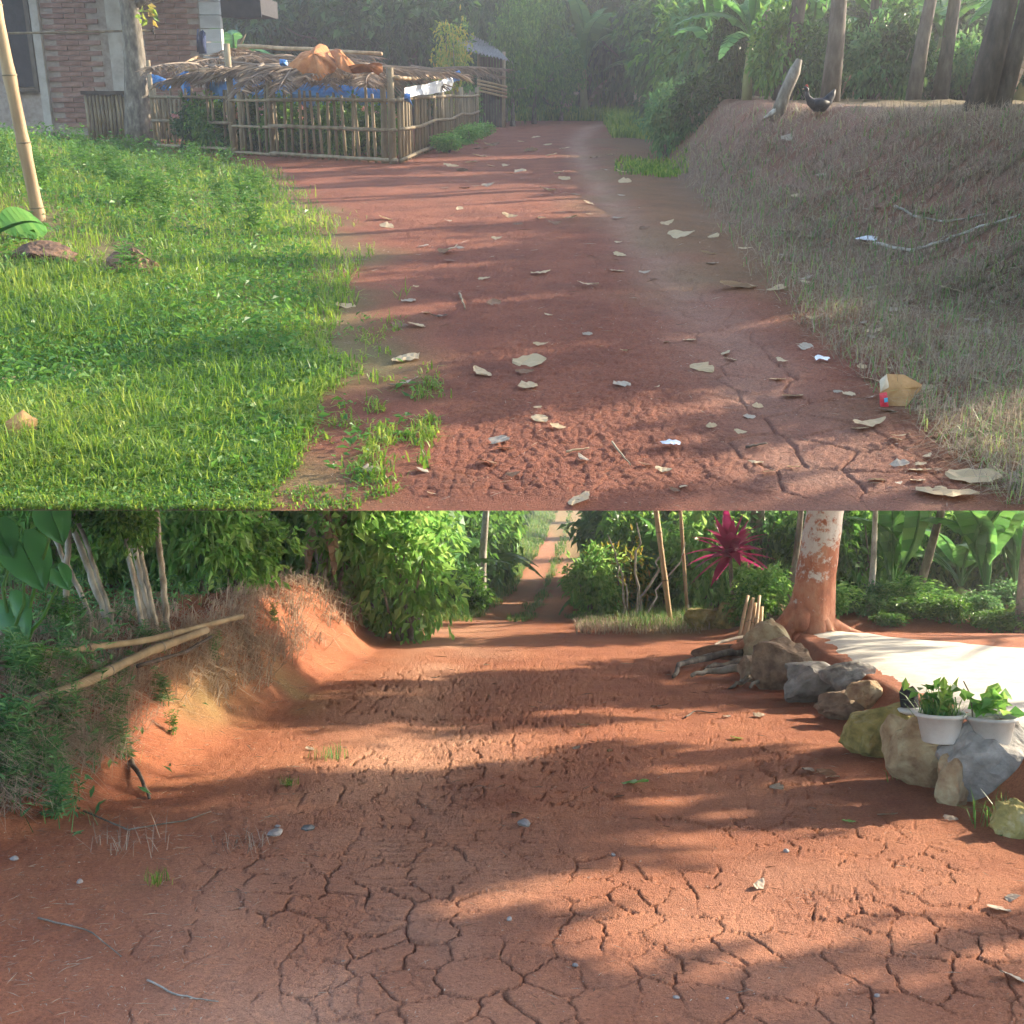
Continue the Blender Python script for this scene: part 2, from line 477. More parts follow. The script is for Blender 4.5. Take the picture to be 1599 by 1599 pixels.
def lichen_bark():
    m, n, l, b = nt('red_lichen_bark')
    tc = n.new('ShaderNodeTexCoord')
    mp = n.new('ShaderNodeMapping'); mp.inputs['Scale'].default_value = (1, 1, .6); l.new(tc.outputs['Object'], mp.inputs[0])
    a = noise(n, l, 6, 6, mp.outputs[0], .65)
    r = ramp(n, [(.3, (.2, .08, .05)), (.48, (.42, .16, .085)), (.62, (.5, .24, .14)), (.75, (.34, .24, .17))], a.outputs[0], l)
    c = noise(n, l, 5, 7, tc.outputs['Object'], .75)
    sp = n.new('ShaderNodeSeparateXYZ'); l.new(tc.outputs['Object'], sp.inputs[0])
    # the pale crust grows higher up the trunk
    ma = n.new('ShaderNodeMath'); ma.operation = 'MULTIPLY_ADD'; ma.inputs[1].default_value = .17; ma.inputs[2].default_value = -.16
    l.new(sp.outputs['Z'], ma.inputs[0])
    ad = n.new('ShaderNodeMath'); ad.operation = 'ADD'; l.new(c.outputs[0], ad.inputs[0]); l.new(ma.outputs[0], ad.inputs[1])
    rr = ramp(n, [(.49, (0, 0, 0)), (.55, (1, 1, 1))], ad.outputs[0], l)
    cc = mixc(n, l, rr.outputs[0], r.outputs[0], (.62, .58, .52))
    l.new(cc, b.inputs['Base Color']); b.inputs['Roughness'].default_value = .92
    f = noise(n, l, 30, 5, mp.outputs[0]); bump(n, l, f.outputs[0], b, .6, .015)
    return m


M['lichen'] = lichen_bark()


# ================================================================== TERRAIN
EDGE = [(4, -.6), (7.1, -.55), (12.2, -1.35), (19.7, -3.5), (24.4, -5.1), (28, -7.2), (34, -10.5), (60, -13), (95, -15)]
FOOT = [(4, 3.6), (7.9, 3.5), (9.3, 2.95), (14, 2.7), (19.7, 2.85), (30, 3.5), (40, 4.5), (50, 6), (62, 9.5), (95, 14)]
TRK = [(4.1, 1.3), (6, 1.34), (8.7, 1.36), (16.4, 1.4), (25, 1.55), (37, 1.97), (50, 3.2), (60, 4.9), (66, 7.5), (95, 20)]


def hU(x, y):
    """height of the upper lane's ground"""
    x = np.asarray(x, float); y = np.asarray(y, float)
    s = ip(y, EDGE) - x
    mound = .85 * sst(0.1, 7.5, s) * sst(5.2, 14, y) * (1 - .7 * sst(22, 31, y))
    b = x - ip(y, FOOT) + .35 * fbm(x * .5, y * .3, 3)
    w = ip(y, [(4, 3.2), (10, 2.9), (16, 2.2), (22, 1.6), (60, 1.6)])
    bank = ip(y, [(4, .7), (8, 1.05), (12, 1.25), (60, 1.3)]) * sst(0, 1, b / w) * (1 + .1 * fbm(x * .9, y * .6, 8, 3))
    gut = -.07 * np.exp(-(b / .5) ** 2) * sst(5, 8, y)
    rut = -.03 * np.exp(-((x - ip(y, TRK)) / .3) ** 2)
    hill = 13 * sst(70, 95, y)
    n = .05 * fbm(x * .7, y * .5, 1) + .10 * fbm(x * 2.1, y * 1.7, 2) * sst(.2, 1.2, b)
    return mound + bank + gut + hill + (rut + n) * sst(4.15, 5.0, y)


LFOOT = [(2, -2.9), (3.5, -2.6), (5.3, -2.35), (7.1, -2.0), (10, -1.8), (14.2, -1.6), (18.6, -1.2), (22, -1.0), (28, -.6), (40, .2), (60, 1.6), (110, 5)]
WALL = [(2, 3.3), (4.5, 2.7), (5.6, 2.5), (6.8, 2.45), (9.3, 2.6), (11.5, 2.75), (13.2, 2.95)]
FAR = [(18, .15), (21, .35), (27, .78), (38, 1.5), (52, 2.45), (75, 3.8), (110, 6)]


def hL(x, y):
    """height of the lower road's ground"""
    x = np.asarray(x, float); y = np.asarray(y, float)
    base = ip(y, [(0, 0), (15, 0), (18, -.03), (21, -.14), (27, -.16), (32, 0), (38, .25), (52, .95), (75, 2.15), (95, 4.5), (112, 9)])
    b = ip(y, LFOOT) - x + .22 * fbm(x * 1.1, y * .7, 13, 3)
    hb = ip(y, [(0, .5), (7, .62), (11, .8), (15.5, .78), (18, .5), (20, .3), (60, .4), (110, .8)])
    bank = hb * sst(0, 1, b / ip(y, [(4, 1.0), (10, .8), (20, 1.4), (60, 3)])) * (1 + .25 * fbm(x * 1.6, y * 1.2, 18, 3)) + .05 * np.clip(b - 1, 0, 6)
    r = x - ip(y, WALL)
    ter = .29 * sst(-.02, .3, r) * (1 - sst(12.8, 14.2, y))
    back = .3 * sst(13.5, 16, y) * sst(2.3, 4.5, x - np.clip(y - 18, 0, 99) * .04)
    n = .05 * fbm(x * .55, y * .4, 11) + .12 * fbm(x * 2.6, y * 2.2, 12) * sst(.05, .5, b)
    ruts = -.022 * np.exp(-((x + .55) / .35) ** 2) - .018 * np.exp(-((x - .95 - .03 * y) / .4) ** 2)
    return base + bank + np.maximum(ter, back) + n + ruts * (1 - sst(14, 19, y))


def grid(name, fr, hf, y0, y1, rows, cols, mL, mR, mat, maskf, dispf=None, label=None):
    t = np.linspace(0, 1, rows)
    ys = 1 / (1 / y0 + (1 / y1 - 1 / y0) * t ** 1.0)
    # even steps in 1/y follow how the surface recedes; add an even share so far ground keeps rows
    ys = np.sort(np.concatenate([ys, np.linspace(y0 + 3, y1, 60)]))
    u = np.linspace(-1, 1, cols)[None]
    Y = np.repeat(ys[:, None], cols, 1)
    au = np.abs(u); q_ = .93
    core = .452 * Y + .15
    X = np.sign(u) * np.where(au < q_, au / q_ * core, core + (au - q_) / (1 - q_) * np.where(u < 0, mL, mR))
    Z = hf(X, Y)
    mask = maskf(X, Y)
    if dispf is not None:
        Z = Z + dispf(X, Y)
    V = np.stack([X, Y, Z], -1).reshape(-1, 3)
    rws = len(ys)
    i = np.arange(rws - 1)[:, None] * cols; j = np.arange(cols - 1)[None]
    Q = np.stack([i + j, i + j + 1, i + cols + j + 1, i + cols + j], -1).reshape(-1, 4)
    me = mk(name, [(V, Q)], mat, smooth=True)
    a = me.attributes.new('mask', 'FLOAT_COLOR', 'POINT')
    c = np.ones((len(V), 4), np.float32); c[:, :3] = np.clip(mask, 0, 1).reshape(-1, 3)
    a.data.foreach_set('color', c.ravel())
    return ob(name, me, None, None, fr, label, None, None, 'structure')


def mask_up(X, Y):
    n1 = fbm(X * 1.2, Y * .9, 31); n2 = fbm(X * 5, Y * 4, 35)
    d = X - ip(Y, TRK)
    r = np.exp(-(d / ip(Y, [(4, .42), (10, .3), (20, .26), (60, .5)])) ** 2) * (.75 + .8 * n2) * ip(Y, [(4, .55), (10, .9), (60, 1)])
    r = np.maximum(r, .3 * np.clip(n1 * 3, 0, 1) * sst(30, 50, Y))
    s = ip(Y, EDGE) - X
    g = sst(-.3, .9, s + n1 * 1.4)
    b = X - ip(Y, FOOT)
    g = np.maximum(g, .45 * sst(-2.3, -.6, b + n1 * 2) * (1 - sst(.3, 1.2, b)))
    g = np.maximum(g, .8 * sst(1.5, 3, b))
    g = np.maximum(g, sst(60, 64, Y))
    lm = .8 * sst(-.5, .6, b + n1) * (1 - sst(0, 2, b - 2.5)) * (.6 + 1.2 * n2)
    return np.stack([r, g, lm], -1)


def disp_up(X, Y):
    k = sst(4.12, 4.4, Y)
    onroad = sst(-.2, .5, X - ip(Y, EDGE)) * (1 - sst(-.2, .8, X - ip(Y, FOOT)))
    wx = X + .05 * fbm(X * 7, Y * 7, 41); wy = Y + .05 * fbm(X * 7, Y * 7, 44)
    e, idv = cells(wx / .05, wy / .075, 3)
    trk = np.exp(-((X - ip(Y, TRK)) / .4) ** 2)
    cr = -(.007 - .003 * trk) * (1 - sst(.0, .25, e)) + (idv - .5) * .008 * (1 - .7 * trk)
    e2, _ = cells(wx / .3 + 3, wy / .42, 6)
    cr = cr - .016 * (1 - sst(0, .06, e2)) * np.clip(trk * 1.5, 0, 1)
    near = 1 - sst(12, 24, Y)
    return k * (onroad * near * cr + .018 * fbm(X * 9, Y * 8, 51))


def mask_lo(X, Y):
    n1 = fbm(X * 1.3, Y * .9, 61); n2 = fbm(X * 5, Y * 4, 65)
    road = np.exp(-((X - .1) / 1.3) ** 2)
    r = np.clip((.5 + n1 * 1.8) * np.exp(-((X + .5 + .02 * Y) / .75) ** 2) * 1.1, 0, .85)
    r = np.maximum(r, .45 * np.clip(.5 + 2 * n1, 0, 1) * np.exp(-((X - 1.2) / .9) ** 2) * (1 - sst(5, 9, Y)))
    b = ip(Y, LFOOT) - X
    g = .7 * sst(.1, .4, n1) * np.exp(-((b - .1) / .35) ** 2) * sst(5, 7, Y)
    g = np.maximum(g, .85 * np.clip(.2 + n1 * 3, 0, 1) * np.exp(-((b - .35) / .25) ** 2) * np.exp(-((Y - 8.3) / 1.2) ** 2))
    fx = X - ip(Y, FAR)
    far = sst(18, 21, Y)
    tr = np.minimum(np.abs(fx + .55), np.abs(fx - .4))
    g = np.maximum(g, far * sst(.28, .5, tr + n2 * .5 + n1 * .4))
    r = np.maximum(r, far * .5 * (1 - sst(.2, .35, tr)))
    g = np.maximum(g, .7 * sst(14.8, 16.8, Y + n1 * 2) * sst(1.4, 2.2, X))
    lm = np.clip(sst(.75, 1.3, b + n1 * .5) * .8, 0, .8)
    return np.stack([r, g, lm], -1)


def disp_lo(X, Y):
    wx = X + .16 * fbm(X * 2.2, Y * 2.2, 71) + .05 * fbm(X * 14, Y * 14, 74)
    wy = Y + .2 * fbm(X * 2.2, Y * 2.2, 77) + .07 * fbm(X * 14, Y * 14, 79)
    e1, id1 = cells(wx / .19, wy / .25, 21)
    e2, id2 = cells(wx / .085, wy / .12, 23)
    n1 = fbm(X * .9, Y * .7, 81)
    road = sst(-1.6, -.9, X + .04 * (Y - 4)) * (1 - sst(1.6, 2.3, X + .3 * n1)) * (1 - sst(9, 16, Y))
    amt = road * np.clip(.75 + 1.3 * n1, .12, 1)
    wd = np.clip(.02 + .0045 * Y + .05 * fbm(X * 3, Y * 3, 88), .014, .09)
    main = -.026 * (1 - sst(0, 1, e1 / wd)) * np.clip(3.2 * fbm(X * 3.1, Y * 3.1, 90, 3) + .8, .12, 1.25)
    fine = -.009 * (1 - sst(0, .1, e2)) * np.clip(fbm(X * 1.7, Y * 1.7, 92) * 4 + .15, 0, 1)
    # tyre tread: close shallow bars across the left track
    tread = np.exp(-((X + .5 + .03 * (Y - 5)) / .42) ** 2) * (1 - sst(8, 14, Y)) * sst(3.5, 5.5, Y)
    w2 = Y + .03 * fbm(X * 4, Y * 4, 96)
    saw = np.abs((w2 / .085) % 1.0 - .5) * 2
    bars = -.010 * (1 - sst(.0, .35, saw)) * tread
    plates = (id1 - .5) * .007 + (id2 - .5) * .002
    b = ip(Y, LFOOT) - X
    clod = .05 * fbm(X * 6, Y * 6, 98) * sst(0, .5, b) * (1 - sst(18, 25, Y))
    return amt * (main + fine + plates) + bars + .014 * fbm(X * 5, Y * 5, 99, 5) + .011 * fbm(X * 22, Y * 16, 103, 3) * (1 - .6 * amt) * (1 - sst(9, 16, Y)) + clod


y_edge = float(flat(800, 797.5, True)[1])
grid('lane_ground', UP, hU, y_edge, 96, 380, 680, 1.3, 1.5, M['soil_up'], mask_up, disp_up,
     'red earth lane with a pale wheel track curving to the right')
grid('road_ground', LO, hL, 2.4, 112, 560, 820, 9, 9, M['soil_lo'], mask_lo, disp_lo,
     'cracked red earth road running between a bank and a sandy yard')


def onU(px, py):
    return march(px, py, True, hU)


def onL(px, py):
    return march(px, py, False, hL)


def march(px, py, up, hf):
    u, y, w = ray(px, py, up)
    ks = np.concatenate([np.arange(2.5, 30, .04), np.arange(30, 108, .2)])
    X = u * ks; Y = y * ks; Z = EYE + w * ks
    below = np.nonzero(Z < hf(X, Y))[0]
    i = below[0] if len(below) else -1
    return float(X[i]), float(Y[i]), float(hf(X[i], Y[i]))


def gz(hf, x, y):
    return float(hf(np.array(x), np.array(y)))


# white sand of the yard, lying on the terrace behind the stone edging
def sand_yard():
    ys = np.linspace(3.0, 13.6, 110); u = np.linspace(0, 1, 110)
    Y = np.repeat(ys[:, None], 110, 1)
    x0 = ip(ys, [(p[0], p[1] + .27) for p in WALL]); x1 = ip(ys, [(3, 5.2), (5, 6.2), (9.5, 6.9), (10.6, 6.4), (11.3, 5.0), (12.3, 4.2), (13.6, 3.6)])
    X = x0[:, None] + (x1 - x0)[:, None] * u[None]
    e = np.minimum(np.minimum(u, 1 - u)[None] * (x1 - x0)[:, None], np.minimum(Y - 3.0, 13.6 - Y))
    Z = hL(X, Y) + .03 * sst(0, .35, e + .25 * fbm(X * 2, Y * 2, 5)) - .012 + .02 * fbm(X * 4, Y * 4, 7)
    V = np.stack([X, Y, Z], -1).reshape(-1, 3)
    i = np.arange(109)[:, None] * 110; j = np.arange(109)[None]
    Q = np.stack([i + j, i + j + 1, i + 111 + j, i + 110 + j], -1).reshape(-1, 4)
    ob('sand_yard', mk('sand_yard', [(V, Q)], M['sand'], True), label='white sand yard behind the stone edging', kind='structure')


sand_yard()


# ================================================================== PLANT PROTOTYPES (shared meshes)
def banana_leaf(name, L, W, rise, drop, mat, seed, torn=.5):
    g = np.random.default_rng(seed); n = 13
    s = np.linspace(0, 1, n)
    cx = L * (s - .12 * drop * s ** 3); cz = L * (rise * s - (rise + drop) * s ** 2.2 * .62)
    P = np.stack([cx, np.zeros(n), cz], 1)
    wid = W * np.sin(np.pi * np.clip((s - .16) / .84, 0, 1) ** .75) ** .7 * .5
    parts = []
    for sd in (-1, 1):
        for i in range(2, n - 1):
            gap = torn * g.random() * .22
            a = P[i] * (1 - gap * .5) + P[i + 1] * gap * .5; b = P[i + 1]
            o1 = np.array([-.06 * L * g.random() * torn, sd * wid[i], -wid[i] * (.15 + .5 * torn * g.random())])
            o2 = np.array([0, sd * wid[i + 1], -wid[i + 1] * (.15 + .5 * torn * g.random())])
            if g.random() > torn * .8: o2[2] = -wid[i + 1] * .25
            V = np.array([a, b, b + o2, a + o1])
            parts.append((V, np.array([[0, 1, 2, 3] if sd < 0 else [0, 3, 2, 1]])))
    parts.append(tube(P, np.linspace(.028, .006, n) * L / 1.6, 5))
    return mk(name, parts, mat, smooth=False)


BL = [banana_leaf('banana_leaf', 1.9, .55, 1.0, .55, M['banana'], 1, .25), banana_leaf('banana_leaf', 1.9, .55, .9, .9, M['banana'], 2, .6),
      banana_leaf('banana_leaf', 1.8, .5, 1.5, .2, M['banana'], 3, .15), banana_leaf('banana_leaf', 1.7, .6, .5, 1.2, M['banana'], 4, .7)]
BLD = [banana_leaf('dry_banana_leaf', 1.5, .4, .1, 1.6, M['banana_dry'], 5, .9), banana_leaf('dry_banana_leaf', 1.4, .35, -.2, 1.5, M['banana_dry'], 6, .9)]
BSTEM = mk('banana_stem', [tube([(0, 0, -.05), (.02, 0, .4), (0, .02, .9), (.01, 0, 1.3)], [.13, .11, .09, .05], 9)], mottle('banana_stem', [(.16, .13, .06), (.24, .24, .09), (.3, .3, .14)], 4, .7, stretch=(1, 1, .3)), True)


def banana(fr, hf, x, y, s, label, nl=8, dry=2, seed=0, tilt=None, low=1.0, cat='banana plant', name='banana_plant', group=None, zoff=0):
    g = random.Random(seed)
    t = thing(name, fr, T(x, y, gz(hf, x, y) + zoff, g.random() * 6, s), label, cat, group)
    ob('stem', BSTEM, t, T(0, 0, 0, 0, (1, 1, low)))
    for k in range(nl):
        a = 2.4 * k + g.random() * .6
        e = -R(g.uniform(5, 55)) if tilt is None else -R(tilt + g.uniform(-12, 12))
        ob('leaf', BL[g.choice((0, 1, 1, 2, 3))], t, T(0, 0, 1.15 * low + .1 * g.random(), a, g.uniform(.75, 1.1), 0, e))
    for k in range(dry):
        ob('dry_leaf', g.choice(BLD), t, T(0, 0, .95 * low, g.random() * 6.3, g.uniform(.6, .95)))
    return t


def crown_set(prefix, mat, n, **kw):
    return [mk(prefix, [cloud(seed=100 + 7 * i + len(prefix), **kw)], mat) for i in range(n)]


U1 = (1, 1, 1)
CR_G = crown_set('foliage', M['leaf'], 3, n_cl=95, per=26, rad=U1, ll=.2, lw=.1, cl_r=.16, shell=.35)
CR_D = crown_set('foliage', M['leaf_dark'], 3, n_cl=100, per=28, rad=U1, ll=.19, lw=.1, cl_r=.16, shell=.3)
CR_Y = crown_set('foliage', M['leaf_yellow'], 2, n_cl=80, per=16, rad=U1, ll=.17, lw=.07, cl_r=.17, shell=.3)
CR_T = crown_set('foliage', M['leaf_teal'], 3, n_cl=85, per=24, rad=U1, ll=.2, lw=.1, cl_r=.15, shell=.3)
CR_F = crown_set('foliage', M['leaf_fresh'], 3, n_cl=80, per=22, rad=U1, ll=.2, lw=.1, cl_r=.16, shell=.3)
CR_BIG = crown_set('crown', M['leaf'], 2, n_cl=170, per=30, rad=U1, ll=.1, lw=.052, cl_r=.11, shell=.3)
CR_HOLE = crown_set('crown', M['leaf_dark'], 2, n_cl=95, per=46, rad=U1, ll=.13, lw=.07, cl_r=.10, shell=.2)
CRS = dict(g=CR_G, d=CR_D, y=CR_Y, t=CR_T, f=CR_F, big=CR_BIG, hole=CR_HOLE)


def stems_mesh(name, n, h, spread, r, mat, seed):
    g = np.random.default_rng(seed); ps = []
    for k in range(n):
        a = g.random() * 6.3; e = np.array([math.cos(a) * spread * g.random(), math.sin(a) * spread * g.random(), h * (.6 + .4 * g.random())])
        P = curve((g.normal() * .03, g.normal() * .03, -.06), e, 5, .12)
        ps.append(tube(P, np.linspace(r, r * .35, 5), 5))
    return mk(name, ps, mat, True)


STEMS = [stems_mesh('stem', 5, 1.5, .6, .03, M['bark_grey'], k) for k in range(3)]


def shrub(fr, hf, x, y, w, h, kind, label, group=None, cat='shrub', name='shrub', lift=0, seed=None, M0=None):
    g = random.Random(seed if seed is not None else int(x * 991 + y * 77))
    z = gz(hf, x, y)
    t = thing(name, fr, T(x, y, z, g.random() * 6.3), label, cat, group)
    ob('stem', g.choice(STEMS), t, T(0, 0, 0, 0, (w * .7, w * .7, (h * .75 + lift) / 1.5)))
    ob('foliage', g.choice(CRS[kind]), t, T(0, 0, lift + h * .5, 0, (w / 2, w / 2, h * .56)))
    return t


def trunk_mesh(name, pts, rad, mat, n=12, rough=.12, extra=()):
    return mk(name, [tube(pts, rad, n, rough)] + list(extra), mat, True)


def tree(fr, x, y, z, h, r, lean, crown, label, mat, cw=2.0, ch=2.0, cz=None, group=None, cat='tree', name='tree', crn='crown', base=1.6, twigs=4, seed=1):
    g = np.random.default_rng(seed)
    t = thing(name, fr, T(x, y, z), label, cat, group)
    k = np.linspace(0, 1, 9)
    P = np.stack([lean[0] * k + .06 * h * .1 * np.sin(k * 7 + seed), lean[1] * k, -.12 + (h + .12) * k], 1)
    rad = r * (1 - .45 * k) * (1 + (base - 1) * np.exp(-k * 9))
    tr = ob('trunk', trunk_mesh('trunk', P, rad, mat), t)
    ps = []
    for i in range(twigs):
        a = g.random() * 6.3; s = P[int(4 + g.integers(0, 5))]
        e = s + np.array([math.cos(a) * cw * .45, math.sin(a) * cw * .45, h * .18])
        ps.append(tube(curve(s, e, 5, .12), np.linspace(r * .35, r * .1, 5), 6))
    if ps: ob('branch', mk('branch', ps, mat, True), tr)
    if crown:
        cz = h if cz is None else cz
        ob('crown', random.Random(seed).choice(CRS[crown]), t, T(lean[0], lean[1], cz, seed, (cw / 2, cw / 2, ch / 2)))
    return t


def weed_mesh(seed, mat, n=5, ll=.24, lw=.07):
    g = np.random.default_rng(seed); ps = []
    for k in range(n):
        a = g.random() * 6.3; e = np.array([math.cos(a) * .4 * g.random(), math.sin(a) * .4 * g.random(), .65 + .4 * g.random()])
        P = curve((g.normal() * .06, g.normal() * .06, -.04), e, 6, .12)
        ps.append(tube(P, np.linspace(.014, .006, 6), 4))
        m = 26; q = np.sort(g.random(m) ** .8) * .9 + .1
        B = np.stack([np.interp(q, np.linspace(0, 1, 6), P[:, i]) for i in range(3)], 1)
        b = np.arange(m) * 2.4
        ps.append(leaves(B, np.stack([np.cos(b), np.sin(b), .35 + .2 * g.normal(size=m)], 1), np.array([[0, 0, 1.]]) + .3 * g.normal(size=(m, 3)), ll * (1.15 - .6 * q), lw * (1.15 - .5 * q)))
    return mk('foliage', ps, mat)


WEED = dict(a=[weed_mesh(k, M['weed']) for k in range(3)], b=[weed_mesh(k + 5, M['leaf_teal'], 6, .26, .06) for k in range(3)], g=[weed_mesh(k + 9, M['leaf'], 5, .26, .09) for k in range(2)])


def weed(fr, hf, px, py, h, kind, label, up, group=None, name='weed_plant'):
    x, y, z = march(px, py, up, hf)
    g = random.Random(px * 7 + py)
    return ob(name, g.choice(WEED[kind]), None, T(x, y, z, g.random() * 6.3, (h * g.uniform(.9, 1.3), h * g.uniform(.9, 1.3), h)), fr, label, 'weed', group)


# dry fallen leaves
def dry_leaf_mesh(seed, L, W, curl, mat):
    g = np.random.default_rng(seed); nu, nv = 8, 5
    s = np.linspace(0, 1, nu); t = np.linspace(-1, 1, nv)
    S, Tt = np.meshgrid(s, t, indexing='ij')
    w = W * .5 * np.sin(np.pi * np.clip(S * .92 + .06, 0, 1)) ** .7 * (1 + .5 * (g.random((nu, nv)) - .5))
    X = L * (S - .5); Y = w * Tt
    Z = curl * L * (.22 * (2 * S - 1) ** 2 * g.uniform(-.9, 1) + .4 * Tt * w / W * g.uniform(-1, 1) + .3 * np.abs(Tt) * w / W * g.uniform(-1, .8)) + .07 * L * (g.random((nu, nv)) - .5) + .01
    Z -= Z.min() - .003
    V = np.stack([X, Y, Z], -1).reshape(-1, 3)
    i = np.arange(nu - 1)[:, None] * nv; j = np.arange(nv - 1)[None]
    return mk('dry_leaf', [(V, np.stack([i + j, i + nv + j, i + nv + j + 1, i + j + 1], -1).reshape(-1, 4))], mat, False)


DL = {m: [dry_leaf_mesh(k * 3 + 1, 1, w, c, M[m]) for k, (w, c) in enumerate(((.62, .5), (.5, .3), (.72, .7), (.4, .55), (.8, .4)))] for m in ('dryleaf', 'dryleaf_brown', 'dryleaf_grey')}


def litter(fr, hf, px, py, wpx, mat, label, group, up, name='dry_leaf', cat='leaf', var=None, flat_=.0):
    x, y, z = march(px, py, up, hf)
    s = wpx * math.hypot(x, y) / F
    g = random.Random(px * 3 + py)
    me = DL[mat][g.randrange(5) if var is None else var]
    return ob(name, me, None, T(x, y, z + .004, g.uniform(-1.1, 1.1) + (math.pi if g.random() < .5 else 0), s, g.uniform(-.22, .22), g.uniform(-.2, .2)), fr, label, cat, group)


def scatter_px(poly_fn, n, box_, up, hf):
    """points spread evenly over what the ground shows, kept where poly_fn accepts them"""
    px = box_[0] + (box_[2] - box_[0]) * rng.random(n); py = box_[1] + (box_[3] - box_[1]) * rng.random(n)
    k = rng.random(n) < poly_fn(px, py)
    px, py = px[k], py[k]
    x, y = flat(px, py, up)
    return np.stack([x, y, hf(x, y)], 1)


def march_many(px, py, hf, up, kmax=34., n=420):
    u, yy, w = ray(px, py, up)
    u = u + 0 * w; yy = yy + 0 * u
    hit = np.full(len(px), kmax); act = np.arange(len(px)); done = np.zeros(len(px), bool)
    for q_ in np.geomspace(2.6, kmax, n):
        un = EYE + w[act] * q_ < hf(u[act] * q_, yy[act] * q_)
        hit[act[un]] = q_; done[act[un]] = True; act = act[~un]
        if not len(act): break
    return np.stack([u * hit, yy * hit, hf(u * hit, yy * hit)], 1)[done]


def clip_front(V, Fs, nv):
    """drop whole pieces that would hang over the front edge of the upper slope"""
    ok = (V[:, 2] > EYE - V[:, 1] * math.tan(TILT_UP) + .002).reshape(-1, nv).all(1)
    return ok


# ================================================================== UPPER LANE
def build_lawn():
    e1 = [(797, 470), (700, 500), (600, 530), (500, 560), (400, 545), (330, 500), (290, 455), (262, 405), (240, 350), (215, 250), (175, 120), (150, 60)]
    e2 = [(797, 590), (740, 640), (690, 690), (620, 720), (540, 690), (480, 640), (400, 605), (330, 545), (290, 490), (262, 420), (200, 260)]

    def dens(px, py):
        n = fbm(px / 60., py / 45., 7) * 120
        a = np.clip((ip(py, e1) + n - px) / 40, 0, 1); b = np.clip((ip(py, e2) + n - px) / 30, 0, 1)
        patch = sst(-.08, .2, fbm(px / 45., py / 22., 17))
        hole = 1 - np.exp(-((px - 62) / 50) ** 2 - ((py - 396) / 20) ** 2) - np.exp(-((px - 198) / 46) ** 2 - ((py - 420) / 22) ** 2)
        return np.clip(np.maximum(a, .55 * b * patch) * np.clip(hole * 1.3 - .3, 0, 1), 0, 1)
    bx = (-140, 205, 740, 797)
    P = scatter_px(dens, 120000, bx, True, hU)
    d = P[:, 1]
    sc = ip(d, [(4, 1.0), (8, 1.15), (16, 1.6), (30, 2.4), (60, 4)])
    dry = P[:, 0] > ip(d, EDGE) - .35
    L = (.06 + .1 * rng.random(len(P)) ** 1.6) * np.where(dry, .75, 1.0) * sc ** .7
    W = (.0045 + .007 * rng.random(len(P)) ** 2) * sc
    L = L * np.clip((d - y_edge) / .6, .3, 1) * (.35 + 1.35 * vn(P[:, 0] * 1.1, P[:, 1] * .8, 77))
    V, Fs = blades(P, L, W, .9, .9)
    ok = clip_front(V, Fs, 5); V = V.reshape(-1, 5, 3)[ok].reshape(-1, 3); i = np.arange(ok.sum())[:, None] * 5
    ob('lawn_grass', mk('lawn_grass', [(V, [i + np.array([[0, 1, 3, 2]]), i + np.array([[2, 3, 4]])])], M['grass']), None, None, UP,
       'thick bright green grass covering the left side of the upper lane', 'grass', None, 'stuff')
    # broad leaved weeds growing through it
    P = scatter_px(lambda a, b: dens(a + 40, b) ** 2, 62000, bx, True, hU)
    d = P[:, 1]; sc = ip(d, [(4, 1.0), (8, 1.2), (16, 1.7), (30, 2.6), (60, 4)])
    tall = ip(d, [(4, .05), (9, .09), (16, .22), (24, .36), (34, .4)]) * (.35 + 1.1 * np.clip(vn(P[:, 0] * .8, P[:, 1] * .5, 4), 0, 1))
    P[:, 2] += tall * rng.random(len(P))
    az = rng.random(len(P)) * 6.3
    D = np.stack([np.cos(az), np.sin(az), .5 * rng.normal(size=len(P)) + .15], 1)
    N = unit(np.array([[0, 0, 1.]]) + .5 * rng.normal(size=(len(P), 3)))
    L = (.016 + .045 * rng.random(len(P)) ** 2) * sc * np.clip((d - y_edge) / .5, .5, 1)
    V, Fq = leaves(P, D, N, L, L * .55)
    ok = clip_front(V, Fq, 4); V = V.reshape(-1, 4, 3)[ok].reshape(-1, 3); i = np.arange(ok.sum())[:, None] * 4
    ob('lawn_weeds', mk('lawn_weeds', [(V, [i + np.array([[0, 1, 3]]), i + np.array([[0, 3, 2]])])], M['weed']), None, None, UP,
       'low broad leaved weeds growing through the green grass', 'weeds', None, 'stuff')


build_lawn()
g = random.Random(61)
for k in range(70):
    px = g.uniform(-20, 420); py = float(ip(px, [(0, 215), (200, 235), (420, 275)])) + abs(g.gauss(0, 55))
    weed(UP, hU, px, py, g.uniform(.18, .5), 'a', 'leafy weed standing up from the grassy rise ' + ('left of the leaning bamboo pole' if px < 55 else 'below the brick wall' if px < 180 else 'below the mottled tree' if px < 270 else 'beside the pen fence'), True, 'weeds on the grassy rise')
for px, py, h, lb in ((62, 200, .75, 'tall weed before the brick wall, left of two'), (98, 203, .72, 'tall weed before the brick wall, right of two'), (355, 262, .5, 'tall grass like weed at the crest beside the pen'), (205, 440, .35, 'bright upright weed beside the dark earth lump')):
    weed(UP, hU, px, py, h, 'a', lb, True)


def tuft(n, L, W, lean, bend, mat, name, seed, r=.12):
    g = np.random.default_rng(seed)
    P = np.stack([g.normal(size=n) * r, g.normal(size=n) * r, np.zeros(n)], 1)
    V, Fs = blades(P, L * (.5 + .6 * g.random(n)), W, lean, bend)
    return mk(name, [(V, Fs)], mat)


